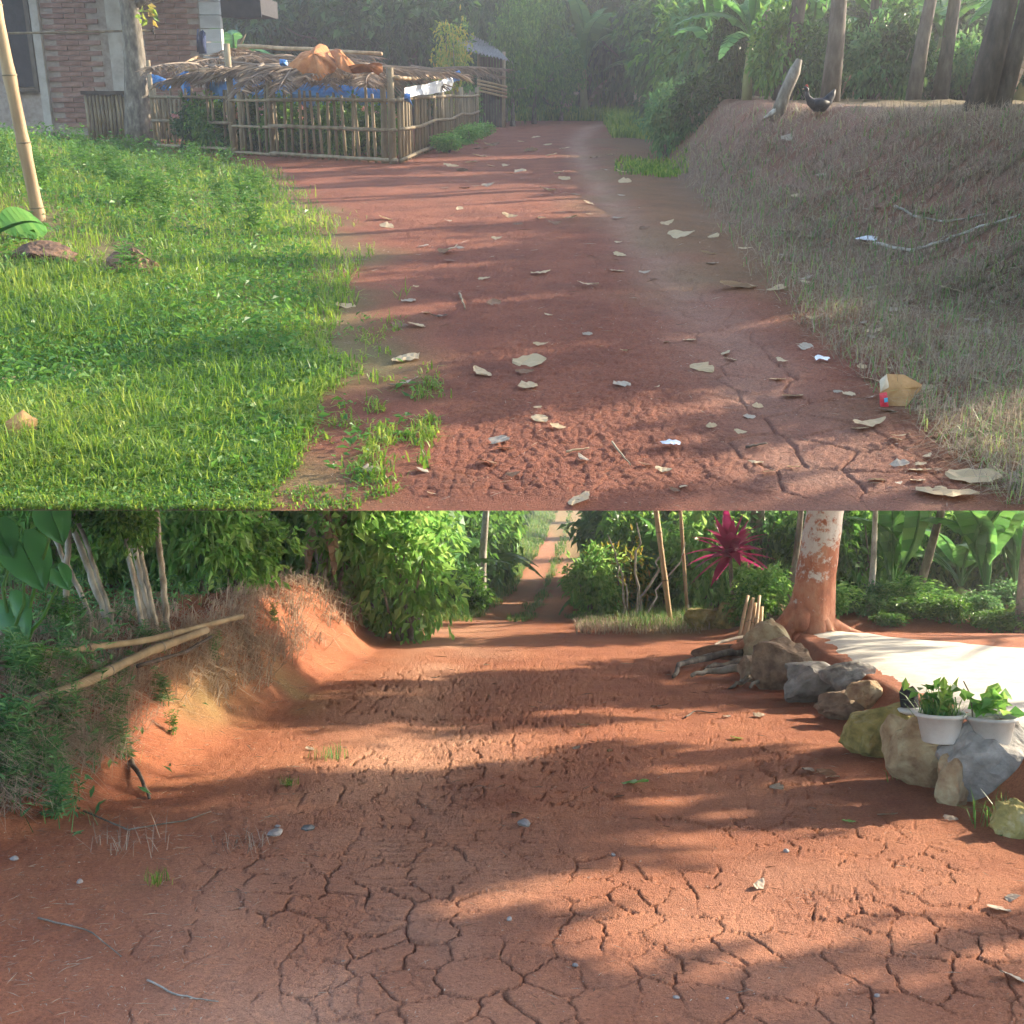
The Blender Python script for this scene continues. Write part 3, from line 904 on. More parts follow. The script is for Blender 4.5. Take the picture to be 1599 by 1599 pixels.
TUFT = dict(g=tuft(46, .3, .012, .5, .5, M['grass'], 'grass_tuft', 3, .07), s=tuft(40, .3, .005, .9, .9, M['straw'], 'dry_tuft', 4),
            w=tuft(60, .5, .014, .5, .7, M['grass_lo'], 'grass_tuft', 5, .2), t=tuft(150, 1.0, .016, .5, 1.0, leafmat('lemongrass', [(.12, .26, .12), (.18, .34, .14), (.26, .4, .16)], .4), 'grass_tuft', 6, .16))


# brick house at the far left
def brick_house():
    d = 36.0
    mpp = d / F
    x0, _, _ = at(-60, 100, d, True); x1, _, ztop = at(306, -30, d, True)
    zb = 0.2
    t = thing('brick_house', UP, T(0, d, zb), 'unplastered red brick house with plank gable behind the grassy rise', 'house')
    H = ztop - zb + .6
    ob('wall', mk('wall', [box(x0 - 4, x1, .06, 1.2, 0, H)], M['mortar']), t)
    # bricks on the visible face, one object each
    bw, bh, j = .62, .118, .024
    bm = [mk('brick', [(lambda b: (b[0] + (np.random.default_rng(k).random(b[0].shape) - .5) * .012, b[1]))(box(0, bw, -.0, .09, 0, bh))], M['brick']) for k in range(5)]
    g = random.Random(5); n = 0
    z = .22; row = 0
    ztopb = ztop - zb + .12
    cols = [(at(164, 0, d, True)[0], at(197, 0, d, True)[0]), (at(46, 0, d, True)[0], at(58, 0, d, True)[0]), (at(2, 0, d, True)[0], at(36, 0, d, True)[0])]
    while z < ztopb:
        x = x0 + .9 + (bw / 2 if row % 2 else 0)
        while x < x1 - bw * .9:
            if not any(x + bw > a - .02 and x < b + .02 for a, b in cols) and n < 300:
                ob('brick', g.choice(bm), t, T(x, .02 + g.uniform(-.012, .012), z)); n += 1
            x += bw + j
        z += bh + j; row += 1
    # plastered pillars, window with its room shade painted as a dark panel, frame
    for a, b in cols[:2]:
        ob('pillar', mk('pillar', [box(a, b, -.1, .12, .1, H)], M['plaster']), t)
    a, b = cols[2]
    w = ob('window', mk('window', [box(a, b, .0, .1, 1.35, H)], M['room_shade_black']), t)
    ob('frame', mk('frame', [box(a - .12, a, -.05, .1, 1.3, H), box(b, b + .12, -.05, .1, 1.3, H), box(a - .12, b + .12, -.06, .1, 1.2, 1.3)], M['plank_dark']), w)
    # bamboo slat skirting
    sx0 = at(120, 0, d, True)[0]; sx1 = at(275, 0, d, True)[0]
    sl = mk('slat', [tube([(0, 0, 0), (.01, 0, .6), (0, 0, 1.22)], [.05, .052, .05], 6)], M['bamboo_old'], True)
    x = sx0
    while x < sx1:
        ob('slat', sl, t, T(x, -.22 + g.uniform(-.02, .02), -.1, g.random() * 6, (1, 1, g.uniform(.93, 1.04)))); x += .112
    ob('ledge', mk('ledge', [box(sx0 - .1, at(195, 0, d, True)[0], -.34, .06, 1.14, 1.24)], M['plank_dark']), t)
    # whitewashed boards and the overhanging roof edge
    p0, p1 = x1, at(341, 0, d, True)[0]
    for k in range(9):
        z0 = 1.5 + k * .36
        ob('plank', mk('plank', [box(p0 + .01, p1, .0 + .015 * (k % 2), .3, z0, z0 + .34)], M['plank']), t)
    zr = at(0, 22, d, True)[2] - zb
    rf = ob('roof', mk('roof', [box(at(335, 0, d, True)[0], at(402, 0, d, True)[0], .3, 3, zr + .02, zr + .5), box(x0 - 4, x1 + .5, -.9, 3, H + .1, H + .35)], M['room_shade_black']), t)
    ob('fascia', mk('fascia', [box(at(336, 0, d, True)[0], at(404, 0, d, True)[0], .22, .3, zr - .08, zr + .5)], M['room_shade_black']), rf)


brick_house()
x, y, z = at(79, 52, 34.5, True)
P0 = np.array(at(8, 52, 33.6, True)); P1 = np.array(at(240, 48, 34.6, True))
o = thing('clothes_pole', UP, Matrix.Translation(Vector(P0)), 'thin horizontal pole fixed in front of the brick wall', 'pole')
ob('rod', mk('rod', [tube(curve((0, 0, 0), P1 - P0, 7, .006), .035, 6)], M['bamboo_old'], True), o)
for q in (P0, P1):
    ob('tie', mk('tie', [tube([q - P0 + np.array([0, -.02, -.09]), q - P0 + np.array([0, -.05, 0]), q - P0 + np.array([0, .02, .09])], .03, 6)], M['plank_dark'], True), o)
# dark jacket hung on the gable
jx = lambda px, py: np.array(at(px, py, 35.5, True))
o = thing('hanging_jacket', UP, Matrix.Translation(Vector(jx(316, 82))), 'dark navy jacket hanging on the pale planks of the house', 'jacket')
for nm, pts, sd in (('body', [(311, 50), (317, 46), (321, 52), (323, 84), (310, 84)], 3), ('sleeve', [(307, 46), (310, 45), (311, 80), (308, 82)], 5)):
    ob(nm, sheet([jx(a, b) - jx(316, 82) for a, b in pts], (0, -1, 0), .12, .03, M['cloth_navy'], nm, seed=sd), o)

# old tree in front of the house
bx_, by_, bz_ = at(218, 207, 33.0, True)
tp = np.array(at(196, -60, 33.0, True)) - np.array([bx_, by_, bz_])
tr = tree(UP, bx_, by_, bz_ - .25, tp[2] + .3, .36, (tp[0], 0), 'g', 'mottled grey tree trunk standing in front of the brick wall', M['bark_grey'], 4.2, 1.6, tp[2] + .9, base=1.15, seed=4)
lv = np.array([at(230 + 9 * math.sin(k * 2.1), 8 + 5.5 * (k % 5), 32.6, True) for k in range(16)]) - np.array([bx_, by_, bz_ - .25])
V, Fq = leaves(lv, rng.normal(size=(16, 3)) + np.array([.3, 0, -.7]), rng.normal(size=(16, 3)) + np.array([0, -1, .4]), .26, .13)
ob('sprig', mk('sprig', [(V, Fq)], M['leaf_yellow']), tr)

# leaning bamboo pole in the grass
p0 = np.array(at(70, 384, 11.6, True)); p1 = np.array(at(-22, -60, 11.6, True))
k = np.linspace(0, 1, 22)
rad = np.full(22, .062) * (1 - .12 * k); rad[[3, 8, 13, 18]] *= 1.14
o = thing('bamboo_pole', UP, Matrix.Translation(Vector(p0)), 'thick leaning bamboo pole planted in the grass at the left edge', 'pole')
ob('culm', mk('culm', [tube((p1 - p0)[None] * k[:, None] + np.array([[0, 0, -.05]]) * (1 - k[:, None]), rad, 12)], M['bamboo'], True), o)
for i in (3, 8, 13, 18):
    c = (p1 - p0) * k[i]
    ob('node_ring', mk('node_ring', [tube([c - (p1 - p0) * .004, c, c + (p1 - p0) * .004], [.06, .073, .06], 12)], M['bamboo_old'], True), o)

# clods, stone and a banana leaf in the grass by the pole
for (px, py, w, h, mt, nm, lb, ct) in ((62, 412, 105, 40, 'clod', 'earth_mound', 'crumbly brown soil heap at the foot of the leaning bamboo pole', 'soil'),
                                       (198, 428, 96, 52, 'clod', 'earth_lump', 'dark brown earth lump half buried in the grass', 'soil')):
    x, y, z = onU(px, py)
    s = y / F
    ob(nm, rockmesh(nm, M[mt], px, w * s / 2, w * s / 2.4, h * s / 1.3, 14, 4, .1, .5), None, T(x, y + .1, z + .03, .3), UP, lb, ct)
x, y, z = onU(-12, 372)
o = thing('young_banana', UP, T(x, y, z), 'broad young banana leaf cut by the left edge of the upper lane', 'banana plant')
ob('leaf', BL[0], o, T(0, 0, .02, -.15, (.3, .75, .2), R(-50), -R(8)))
ob('leaf', BL[0], o, T(0, 0, .1, 2.6, (.35, .7, .3), 0, -R(30)))
ob('stem', BSTEM, o, T(0, 0, 0, 0, .22))


# ------------------------------------------------------------------ the fenced pen
def pen():
    L_ = np.array([*flat(283, 236, True), 0.0]); C_ = np.array([*flat(621, 257, True), 0.0]); R_ = np.array([*flat(745, 205, True), 0.0])
    L_ = np.append(np.array(flat(283, 236, True)), 0.); C_ = np.append(np.array(flat(621, 257, True)), 0.); R_ = np.append(np.array(flat(745, 206, True)), 0.)
    t = thing('bamboo_fence', UP, Matrix.Translation(Vector(C_)), 'weathered bamboo picket fence around the small garden pen', 'fence')
    g = random.Random(3)
    pk = [mk('picket', [tube([(0, 0, 0), (.006 * k, 0, .7), (0, .004 * k, 1.0)], [.034, .036, .03], 6)], M['bamboo_old'], True) for k in range(3)]

    def rail(a, b, z, r, sag=0):
        P = curve(np.array(a) + [0, 0, z] - C_, np.array(b) + [0, 0, z] - C_, 7, .006)
        ob('rail', mk('rail', [tube(P, r, 7)], M['bamboo_old'], True), t)
    gz0 = lambda p: gz(hU, p[0], p[1])
    fd = (L_ - C_); off = np.array([0, -.07, 0])

    def on_front(px):
        """point on the front run below that picture column"""
        u = (px - 799.5) / F
        # C + s*fd with x/y = u (approximately, near eye height)
        s_ = (u * C_[1] - C_[0]) / (fd[0] - u * fd[1])
        return C_ + fd * s_
    for px in np.concatenate([np.arange(276, 384, 10.5), np.arange(402, 440, 10.5), np.arange(450, 612, 11.2)]):
        p = on_front(px + g.uniform(-2, 2))
        ob('picket', g.choice(pk), t, T(*(p - C_ + [0, 0, gz0(p) - .04]), g.random() * 6, (1, 1, g.uniform(1.38, 1.58)), R(g.uniform(-2.5, 2.5)), R(g.uniform(-3, 3))))
    for z in (1.3, .72, .12):
        rail(on_front(268) + off, on_front(388) + off, z, .038)
        rail(on_front(386) + off, on_front(448) + off, z - .06, .034)
        rail(on_front(440) + off, C_ + off, z - .03, .04)
    for px, top, r in ((270, 2.2, .06), (386, 2.5, .085), (398, 1.6, .06), (443, 1.95, .075), (610, 1.5, .07), (621, 1.9, .085)):
        p = on_front(px)
        ob('post', mk('post', [tube([(0, 0, -.1), (.01, .01, top * .5), (0, .02, top)], [r, r * .95, r * .9], 9)], M['bamboo_old'], True), t, T(*(p - C_ + [0, -.02, gz0(p)])))
    sd = R_ - C_; N = 33
    for k in range(1, N):
        p = C_ + sd * (k / N) ** 1.12
        ob('picket', g.choice(pk), t, T(*(p - C_ + [0, 0, gz0(p) - .03]), g.random() * 6, (1.1, 1.1, g.uniform(1.36, 1.5)), 0, R(g.uniform(-2, 2))))
    for z in (1.28, .7, .08):
        rail(C_ + [.07, 0, 0], R_ + [.07, 0, 0], z, .042)
    for f_ in (.42, .7, 1.0):
        p = C_ + sd * f_
        ob('post', mk('post', [tube([(0, 0, -.1), (0, 0, 1.55)], [.075, .07], 8)], M['bamboo_old'], True), t, T(*(p - C_ + [0, 0, gz0(p)])))
    # frond roof on poles
    FL = np.array(at(264, 104, 30.6, True)); FR_ = np.array(at(622, 117, 25.4, True)); BR = np.array(at(714, 114, 38, True)); BLf = np.array(at(336, 76, 40, True))
    g = random.Random(17)
    rt = thing('frond_roof', UP, Matrix.Translation(Vector(FR_)), 'sagging shade roof of dry grey palm fronds over the garden pen', 'roof')
    mid = lambda s, q: (FL * (1 - s) + FR_ * s) * (1 - q) + (BLf * (1 - s) + BR * s) * q

    def frond(name, seed, L, mat):
        gg = np.random.default_rng(seed); n = 9; s = np.linspace(0, 1, n)
        P = np.stack([L * s, .04 * L * np.sin(s * 3 + seed), -.10 * L * s ** 2], 1)
        ps = [tube(P, np.linspace(.035, .008, n), 5)]
        m = 44; q = np.tile(np.linspace(.08, .98, m), 2); sdn = np.repeat([-1, 1], m)
        base = np.stack([np.interp(q, s, P[:, i]) for i in range(3)], 1)
        D = np.stack([.75 + .3 * gg.random(2 * m), sdn * (.5 + .5 * gg.random(2 * m)), -.55 * gg.random(2 * m) - .05], 1)
        ps.append(leaves(base, D, np.tile([0, 0, 1.], (2 * m, 1)) + gg.normal(size=(2 * m, 3)) * .3, L * .3 * (1 - .4 * q), .035, .1, .12))
        return mk(name, ps, mat)
    FM = [frond('frond', k, 2.6, M['thatch']) for k in range(4)]
    for k in range(92):
        s, q = g.random(), g.random() ** 1.3 * .95
        s = .1 + .88 * s
        p = mid(s, q) + [0, 0, g.uniform(.0, .14)]
        ang = g.choice((-1.6, -1.4, -1.8, .15, -.2, 3.0 if s > .35 else -1.2, -2.1, -.9)) + g.uniform(-.4, .4)
        ob('frond', g.choice(FM), rt, T(*(p - FR_), ang, g.uniform(.6, 1.0), R(g.uniform(-12, 12)), R(g.uniform(-6, 8))))
    for a, b in ((FL, FR_), (BLf, BR), (FL, BLf), (FR_, BR), (mid(.5, 0), mid(.5, 1)), (mid(0, .5), mid(1, .5))):
        ob('roof_pole', mk('roof_pole', [tube(curve(a - FR_ - [0, 0, .06], b - FR_ - [0, 0, .06], 6, .008), .045, 7)], M['bamboo'], True), rt)
    a = np.array(at(372, 72, 29, True)); b = np.array(at(596, 84, 26.5, True))
    o = thing('roof_stick', UP, Matrix.Translation(Vector(a)), 'loose bamboo stick lying along the top of the frond roof', 'stick')
    ob('rod', mk('rod', [tube(curve((0, 0, 0), b - a, 7, .01), [.05, .05, .048, .046, .045, .042, .04], 7)], M['bamboo'], True), o)
    ob('split_end', mk('split_end', [tube([(0, 0, 0), (.12, 0, .14), (.2, 0, .26)], [.05, .03, .008], 5), tube([(0, 0, 0), (.02, 0, .12), (.16, 0, .2)], [.04, .03, .008], 5)], M['bamboo_old'], True), o)
    return L_, C_, R_, FR_, mid


PL, PC, PR, PFR, proof = pen()
q = lambda px, py, d=25.2: np.array(at(px, py, d, True))
# orange brown cloth thrown over the roof
c0 = q(520, 122)
o = thing('orange_cloth', UP, Matrix.Translation(Vector(c0)), 'orange brown cloth thrown over the front of the frond roof', 'cloth')
ob('drape', sheet([q(449, 104) - c0, q(462, 88, 25.6) - c0, q(480, 78, 26) - c0, q(502, 70, 26.4) - c0, q(512, 76, 26.3) - c0, q(522, 90, 25.8) - c0, q(530, 104) - c0, q(520, 114) - c0, q(503, 126, 24.9) - c0, q(486, 122, 24.9) - c0, q(466, 112, 25) - c0], (0, -.8, .45), .34, .07, M['cloth_orange'], 'drape', 9, 2), o)
ob('fold', sheet([q(514, 76, 26.2) - c0, q(531, 79, 26) - c0, q(541, 88, 25.8) - c0, q(548, 103, 25.5) - c0, q(556, 105, 25.5) - c0, q(548, 112, 25.1) - c0, q(528, 108, 25.1) - c0, q(522, 92, 25.4) - c0], (0, -.8, .45), .26, .05, M['cloth_orange'], 'fold', 7, 5), o)
ob('tail', sheet([q(544, 104) - c0, q(570, 103) - c0, q(583, 101) - c0, q(597, 101) - c0, q(598, 112) - c0, q(590, 117) - c0, q(572, 113) - c0, q(546, 112) - c0], (0, -.8, .45), .16, .04, M['cloth_orange'], 'tail', 6, 8), o)


def hung(name, label, cat, pts, d, mat, bulge=.1, folds=.04, seed=1, nrm=(0, -1, .2), dv=None):
    d_ = [d] * len(pts) if dv is None else dv
    P = [np.array(at(a, b, k, True)) for (a, b), k in zip(pts, d_)]
    c = P[0]
    s = sheet([p - c for p in P], nrm, bulge, folds, M[mat], name, 6, seed)
    return ob(name, s, None, Matrix.Translation(Vector(c)), UP, label, cat)


hung('blue_tarp', 'blue tarpaulin strip hanging from the left corner of the pen', 'tarpaulin', [(272, 102), (292, 101), (296, 128), (304, 160), (299, 178), (287, 146), (276, 122)], 31.2, 'tarp_blue', seed=2)
hung('blue_tarp', 'wide blue tarpaulin hung as a back wall inside the pen', 'tarpaulin', [(300, 116), (372, 118), (440, 122), (500, 130), (612, 140), (612, 163), (520, 168), (430, 168), (366, 170), (330, 172), (304, 160)], 36, 'tarp_blue', .3, .1, 3,
     dv=[37, 36.5, 35.5, 34.5, 32.5, 32.5, 34.3, 35.5, 36.5, 37, 37])
hung('blue_tarp', 'crumpled blue tarpaulin on a line beside the house corner', 'tarpaulin', [(229, 112), (246, 118), (266, 126), (267, 142), (254, 141), (233, 131)], 33, 'tarp_blue', .15, .06, 4)
hung('plastic_scrap', 'small pale blue plastic scrap caught on the front edge of the roof', 'plastic', [(436, 93), (448, 93), (450, 102), (441, 106), (437, 101)], 27.4, 'tarp_blue', .1, .04, 6)
hung('torn_plastic', 'torn white plastic sheet on the right end of the frond roof', 'plastic', [(632, 138), (660, 132), (690, 125), (706, 118), (709, 128), (704, 140), (684, 145), (668, 148), (640, 152), (631, 148)], 28, 'plastic_white', .25, .09, 7, dv=[25.9, 28, 31, 33.5, 33.5, 33, 30.5, 28.5, 26.2, 25.8])
hung('blue_rag', 'bright blue rag tied to the far corner of the frond roof', 'rag', [(706, 116), (716, 109), (719, 112), (718, 126), (708, 128)], 33, 'tarp_blue', .12, .05, 8)
hung('blue_rag', 'blue strip dangling beside the corner post of the pen', 'rag', [(632, 146), (641, 145), (641, 156), (645, 165), (638, 160), (631, 156)], 25.6, 'tarp_blue', .1, .04, 9)


# flowering plants inside the pen, each its own plant
def pen_plants():
    g = random.Random(8)
    petals = mk('blossom', [leaves(np.zeros((6, 3)), np.array([[math.cos(a), math.sin(a), .5] for a in np.arange(6) * 1.05]), np.tile([0, 0, 1.], (6, 1)), .07, .05)], leafmat('blossom', [(.6, .16, .1), (.62, .3, .3), (.6, .36, .1)], .3))
    for k in range(26):
        px = g.uniform(300, 608); d = g.uniform(27.2, 32.5)
        p = np.array(at(px, 200, d, True))
        a, b = np.array(PL), np.array(PC)
        line = a[1] + (b[1] - a[1]) * (p[0] - a[0]) / (b[0] - a[0])
        y = max(d, line + 1.1)
        x = (px - 799.5) / F * y
        h = g.uniform(.9, 1.35)
        t = shrub(UP, hU, x, y, 1.05, h, g.choice('dgg'), ('front' if y < line + 2.2 else 'rear') + ' garden plant with pink blossoms inside the pen, ' + min([(310, 'by the left corner'), (352, 'left of the tall post'), (392, 'behind the tall post'), (443, 'left of the orange cloth'), (490, 'below the orange cloth'), (530, 'below the cloth fold'), (575, 'below the cloth tail'), (606, 'by the corner post')], key=lambda m_: abs(m_[0] - px))[1], 'plants in the pen', 'plant', 'garden_plant', seed=k)
        for i in range(3):
            ob('blossom', petals, t, T(g.uniform(-.4, .4), g.uniform(-.55, -.3), g.uniform(.5, 1.0) * h, g.random() * 6, 1.2, R(60)))
    for k, f_ in enumerate((.28, .5, .62, .78)):
        p = np.array(PC) + (np.array(PR) - np.array(PC)) * f_
        shrub(UP, hU, p[0] + .5, p[1] - .6, .9, .5, 'f', 'low weed growing at the outer foot of the pen fence', 'weeds at the fence foot', 'plant', 'weed', seed=k)


pen_plants()


# ------------------------------------------------------------------ wooden hut behind the pen
def hut():
    d = 50.0
    w = lambda px, py, dd=d: np.array(at(px, py, dd, True))
    base = w(770, 190); base[2] = gz(hU, base[0], d)
    t = thing('plank_hut', UP, Matrix.Translation(Vector(base)), 'small dark plank hut with a slanted corrugated roof past the pen', 'hut')
    W0, W1 = w(748, 0)[0] - base[0], w(784, 0)[0] - base[0]
    for k in range(8):
        x = W0 + (W1 - W0) * k / 8
        ob('plank', mk('plank', [box(x, x + (W1 - W0) / 8 - .015, 0 + .02 * (k % 2), .05 + .02 * (k % 2), -.05, 2.7)], M['plank_dark']), t)
    ob('side_wall', mk('side_wall', [box(W1 - .05, W1 - .0, .08, 3.5, -.05, 2.5)], M['plank_dark']), t)
    for x in (W0 - .05, W1 + .05):
        ob('post', mk('post', [tube([(x, -.12, -.1), (x + .02, -.12, 2.9)], .07, 8)], M['bamboo_old'], True), t)
    a = mk('rail', [tube(curve(w(745, 125) - base, w(792, 136) - base, 5, .01), .05, 6)], M['bamboo'], True)
    for i in range(4):
        ob('rail', a, t, T(0, -.2, -i * .13))
    # corrugated sheet
    A = w(716, 76, 48.0) - base; B = w(796, 95, 48.0) - base; C = w(714, 44, 52.5) - base; D = w(772, 72, 52.5) - base
    n, m = 60, 6
    s = np.linspace(0, 1, n)[:, None, None]; q_ = np.linspace(0, 1, m)[None, :, None]
    P = (A * (1 - s) + B * s) * (1 - q_) + (C * (1 - s) + D * s) * q_
    P[..., 2] += .05 * np.sin(np.arange(n) * 1.57)[:, None]
    i = np.arange(n - 1)[:, None] * m; j = np.arange(m - 1)[None]
    ob('roof', mk('roof', [(P.reshape(-1, 3), np.stack([i + j, i + m + j, i + m + j + 1, i + j + 1], -1).reshape(-1, 4))], M['roof_tin']), t)


hut()


# ------------------------------------------------------------------ upper lane: trees and thicket
def up_shrub(px, d, w, h, kind, label, group=None, cat='shrub', name='shrub', lift=0, seed=None):
    x = (px - 799.5) / F * d
    return shrub(UP, hU, x, d, w, h, kind, label, group, cat, name, lift, seed)


def up_banana(px, d, s, label, seed, nl=8, dry=2, tilt=None, group=None):
    return banana(UP, hU, (px - 799.5) / F * d, d, s, label, nl, dry, seed, tilt, group=group)


LM_U = [(1040, 'above the far verge grass'), (1105, 'above the grass patch'), (1152, 'left of the pale stump'), (1222, 'behind the pale stump'), (1276, 'behind the black hen'), (1335, 'right of the hen'), (1392, 'midway between hen and twin trunk'), (1440, 'left of the twin trunk'), (1500, 'behind the twin trunk'), (1560, 'right of the twin trunk'), (1640, 'at the right edge')]
LM_C = [(660, 'above the torn plastic'), (730, 'above the hut'), (790, 'right of the hut'), (856, 'above the thin post'), (905, 'above the far bananas'), (945, 'above the end of the wheel track'), (1000, 'above the far verge grass')] + LM_U[1:]


def upper_thicket():
    def near(px, marks):
        return min(marks, key=lambda m_: abs(m_[0] - px))[1]
    # big dark tree behind the pen
    d = 52
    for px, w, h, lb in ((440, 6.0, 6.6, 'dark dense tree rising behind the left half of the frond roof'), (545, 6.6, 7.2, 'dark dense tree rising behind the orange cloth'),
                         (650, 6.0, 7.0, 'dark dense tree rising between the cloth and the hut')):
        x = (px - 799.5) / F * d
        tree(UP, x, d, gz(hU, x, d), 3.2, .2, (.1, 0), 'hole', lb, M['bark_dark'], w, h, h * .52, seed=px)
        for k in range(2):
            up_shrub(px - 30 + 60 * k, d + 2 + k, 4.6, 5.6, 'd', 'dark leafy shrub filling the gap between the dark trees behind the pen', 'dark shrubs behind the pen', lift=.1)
    up_banana(372, 45, 1.5, 'banana plant with broad leaves behind the corner of the brick house', 2, 9, 0, 30)
    up_banana(398, 47, 1.4, 'banana plant with drooping leaves at the edge of the dark trees', 5, 8, 1, 20)
    # yellow green croton by the hut
    up_shrub(712, 44, 1.5, 2.6, 'y', 'tall yellow green shrub with orange leaves beside the hut roof', lift=1.4, name='croton_shrub')
    up_shrub(700, 43, 1.3, 1.9, 'y', 'yellow leaved shrub behind the blue rag of the pen', lift=.4, name='croton_shrub')
    up_shrub(735, 46, 1.1, 1.5, 'g', 'small green shrub between the pen corner and the hut', lift=.1)
    # leafy trees beyond the hut
    for px, d, w, h, kind, lb in ((800, 52, 2.6, 5.6, 'g', 'slender leafy tree right behind the hut'), (832, 55, 2.8, 6.6, 'f', 'bright leafy tree between the hut and the thin post'),
                                  (790, 58, 3.0, 7.6, 'd', 'dark leafy tree above the hut roof'), (872, 60, 2.2, 4.2, 'g', 'leafy bush just right of the thin post'),
                                  (760, 62, 3.4, 8.0, 'd', 'tall dark tree far behind the hut')):
        x = (px - 799.5) / F * d
        tree(UP, x, d, gz(hU, x, d), h * .5, .09, (.1, 0), 'big' if kind in 'gf' else 'hole', lb, M['bark_grey'], w, h, h * .52, seed=px)
    x, y = flat(856, 181, True)
    p = thing('thin_post', UP, T(float(x), float(y) * .9, 0), 'thin dark post standing at the grassy far bend', 'post')
    ob('shaft', mk('shaft', [tube([(0, 0, -.1), (.03, 0, 1.6), (-.04, 0, 3.4)], [.06, .05, .04], 7)], M['bark_dark'], True), p)
    ob('vine', CR_F[0], p, T(0, 0, 2.9, 0, (.5, .5, .9)))
    for px, d, s, sd, lb in ((905, 63, 1.9, 1, 'banana plant with tall leaves beyond the bend, nearest the thin post'), (945, 66, 2.1, 2, 'banana plant straight behind the end of the wheel track'),
                             (985, 63, 1.8, 3, 'banana plant beyond the bend, nearest the right bank'), (925, 69, 2.4, 6, 'banana plant deep in the thicket above the bend'),
                             (1015, 58, 1.7, 8, 'banana plant at the left end of the wooded bank')):
        up_banana(px, d, s, lb, sd, 9, 2, 35)
    # wooded bank on the right: trunks one can tell apart
    specs = [(1032, 44, .16, (.2, 0), 'dark slim trunk at the left end of the wooded bank'), (1062, 40, .13, (-.1, 0), 'dark slim trunk just right of the bend on the bank'),
             (1105, 36, .14, (.1, 0), 'slim dark trunk on the bank above the grass patch'), (1152, 33, .15, (.1, 0), 'dark upright trunk on the bank, left of the leaning pale stump'),
             (1196, 25, .15, (.25, 0), 'dark trunk leaning right beside the pale stump'), (1262, 22, .14, (.05, 0), 'dark trunk right behind the black hen'),
             (1318, 26, .12, (.1, 0), 'slim trunk on the bank, first right of the hen'), (1352, 30, .13, (-.15, 0), 'slim trunk on the bank, second right of the hen'),
             (1392, 24, .12, (.2, 0), 'slim trunk on the bank midway between hen and twin trunk'), (1432, 27, .14, (.0, 0), 'slim dark trunk left of the big twin trunk'),
             (1486, 15.5, .14, (.3, 0), 'big rough twin trunk on the right bank, left stem'), (1512, 15.6, .1, (.42, .1), 'big rough twin trunk on the right bank, right stem'),
             (1578, 19, .13, (.1, 0), 'dark trunk at the right edge of the wooded bank')]
    for i, (px, d, r, lean, lb) in enumerate(specs):
        x = (px - 799.5) / F * d
        z = gz(hU, x, d)
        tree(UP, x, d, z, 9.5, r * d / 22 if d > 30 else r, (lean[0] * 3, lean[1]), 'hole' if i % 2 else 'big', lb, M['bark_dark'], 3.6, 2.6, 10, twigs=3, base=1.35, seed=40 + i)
    x, y, z = onU(1222, 178)
    p = thing('tree_stump', UP, T(x, y, z), 'pale split stump leaning on the bank left of the hen', 'stump')
    ob('trunk', mk('trunk', [tube([(-.1, 0, -.1), (.02, 0, .3), (.14, 0, .62), (.2, .02, .8)], [.13, .1, .09, .05], 9, .25)], M['bark_grey'], True), p)
    ob('root', mk('root', [tube([(0, 0, .1), (-.16, -.06, .02), (-.3, -.1, -.06)], [.07, .05, .02], 6)], M['bark_pale'], True), p)
    # understory behind the trunks
    g = random.Random(21)
    k = 0
    for px in range(1040, 1680, 34):
        for d in (27, 36, 46):
            w = d * (.048 if d < 30 else .075)
            up_shrub(px + g.uniform(-18, 18), d + g.uniform(-3, 3), w, w * g.uniform(.9, 1.5), g.choice('dddtg'), {27: 'front shrub', 36: 'middle shrub', 46: 'rear shrub'}[d] + ' of the bank understory ' + near(px, LM_U), 'understory of the right bank', seed=k); k += 1
    for px, d, s, sd in ((1090, 30, 1.0, 11), (1145, 27, .95, 12), (1235, 29, 1.1, 13), (1330, 27, 1.0, 14), (1420, 30, 1.15, 15), (1545, 24, 1.0, 16), (1600, 27, 1.1, 17)):
        up_banana(px, d, s, ['banana plant on the bank above the grass patch', 'banana plant left of the pale stump', 'banana plant behind the stump', 'banana plant in the middle of the bank wood', 'banana plant left of the twin trunk', 'banana plant right of the twin trunk', 'banana plant at the right edge of the bank wood'][sd - 11], sd, 8, 3)
    # taller trees closing the view
    k = 0
    for px in range(660, 1760, 62):
        for d, hh in ((56, 8.5), (66, 11)):
            if d == 56 and px < 1010: continue
            x = (px + g.uniform(-22, 22) - 799.5) / F * d
            dd = d + g.uniform(-3, 3)
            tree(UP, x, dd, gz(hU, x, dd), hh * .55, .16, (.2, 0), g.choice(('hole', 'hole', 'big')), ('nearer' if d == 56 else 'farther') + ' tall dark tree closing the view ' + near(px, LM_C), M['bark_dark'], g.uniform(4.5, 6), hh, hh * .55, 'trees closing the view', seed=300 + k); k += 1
    for px in range(-80, 420, 80):
        x = (px - 799.5) / F * 62
        tree(UP, x, 62, gz(hU, x, 62), 5, .16, (.2, 0), 'hole', 'tall dark tree far behind the brick house', M['bark_dark'], 5.5, 10, 5, 'trees behind the house', seed=350 + px)
    # far wood: one mass of leaves on the rising hill
    n = 26000
    X = rng.uniform(-34, 40, n); Y = rng.uniform(70, 80, n); Z = hU(X, Y) + rng.random(n) ** 1.1 * 10
    V, Fq = leaves(np.stack([X, Y, Z], 1), rng.normal(size=(n, 3)) + [0, -.4, -.4], rng.normal(size=(n, 3)) + [0, -.6, .8], .6 + .4 * rng.random(n), .34)
    ob('far_wood', mk('far_wood', [(V, Fq)], M['leaf_dark']), None, None, UP, 'dark mass of far woodland foliage behind the bend', 'woodland', None, 'stuff')
    # unseen shrubs added sunward past the right edge to shade bank and lane
    k = 0
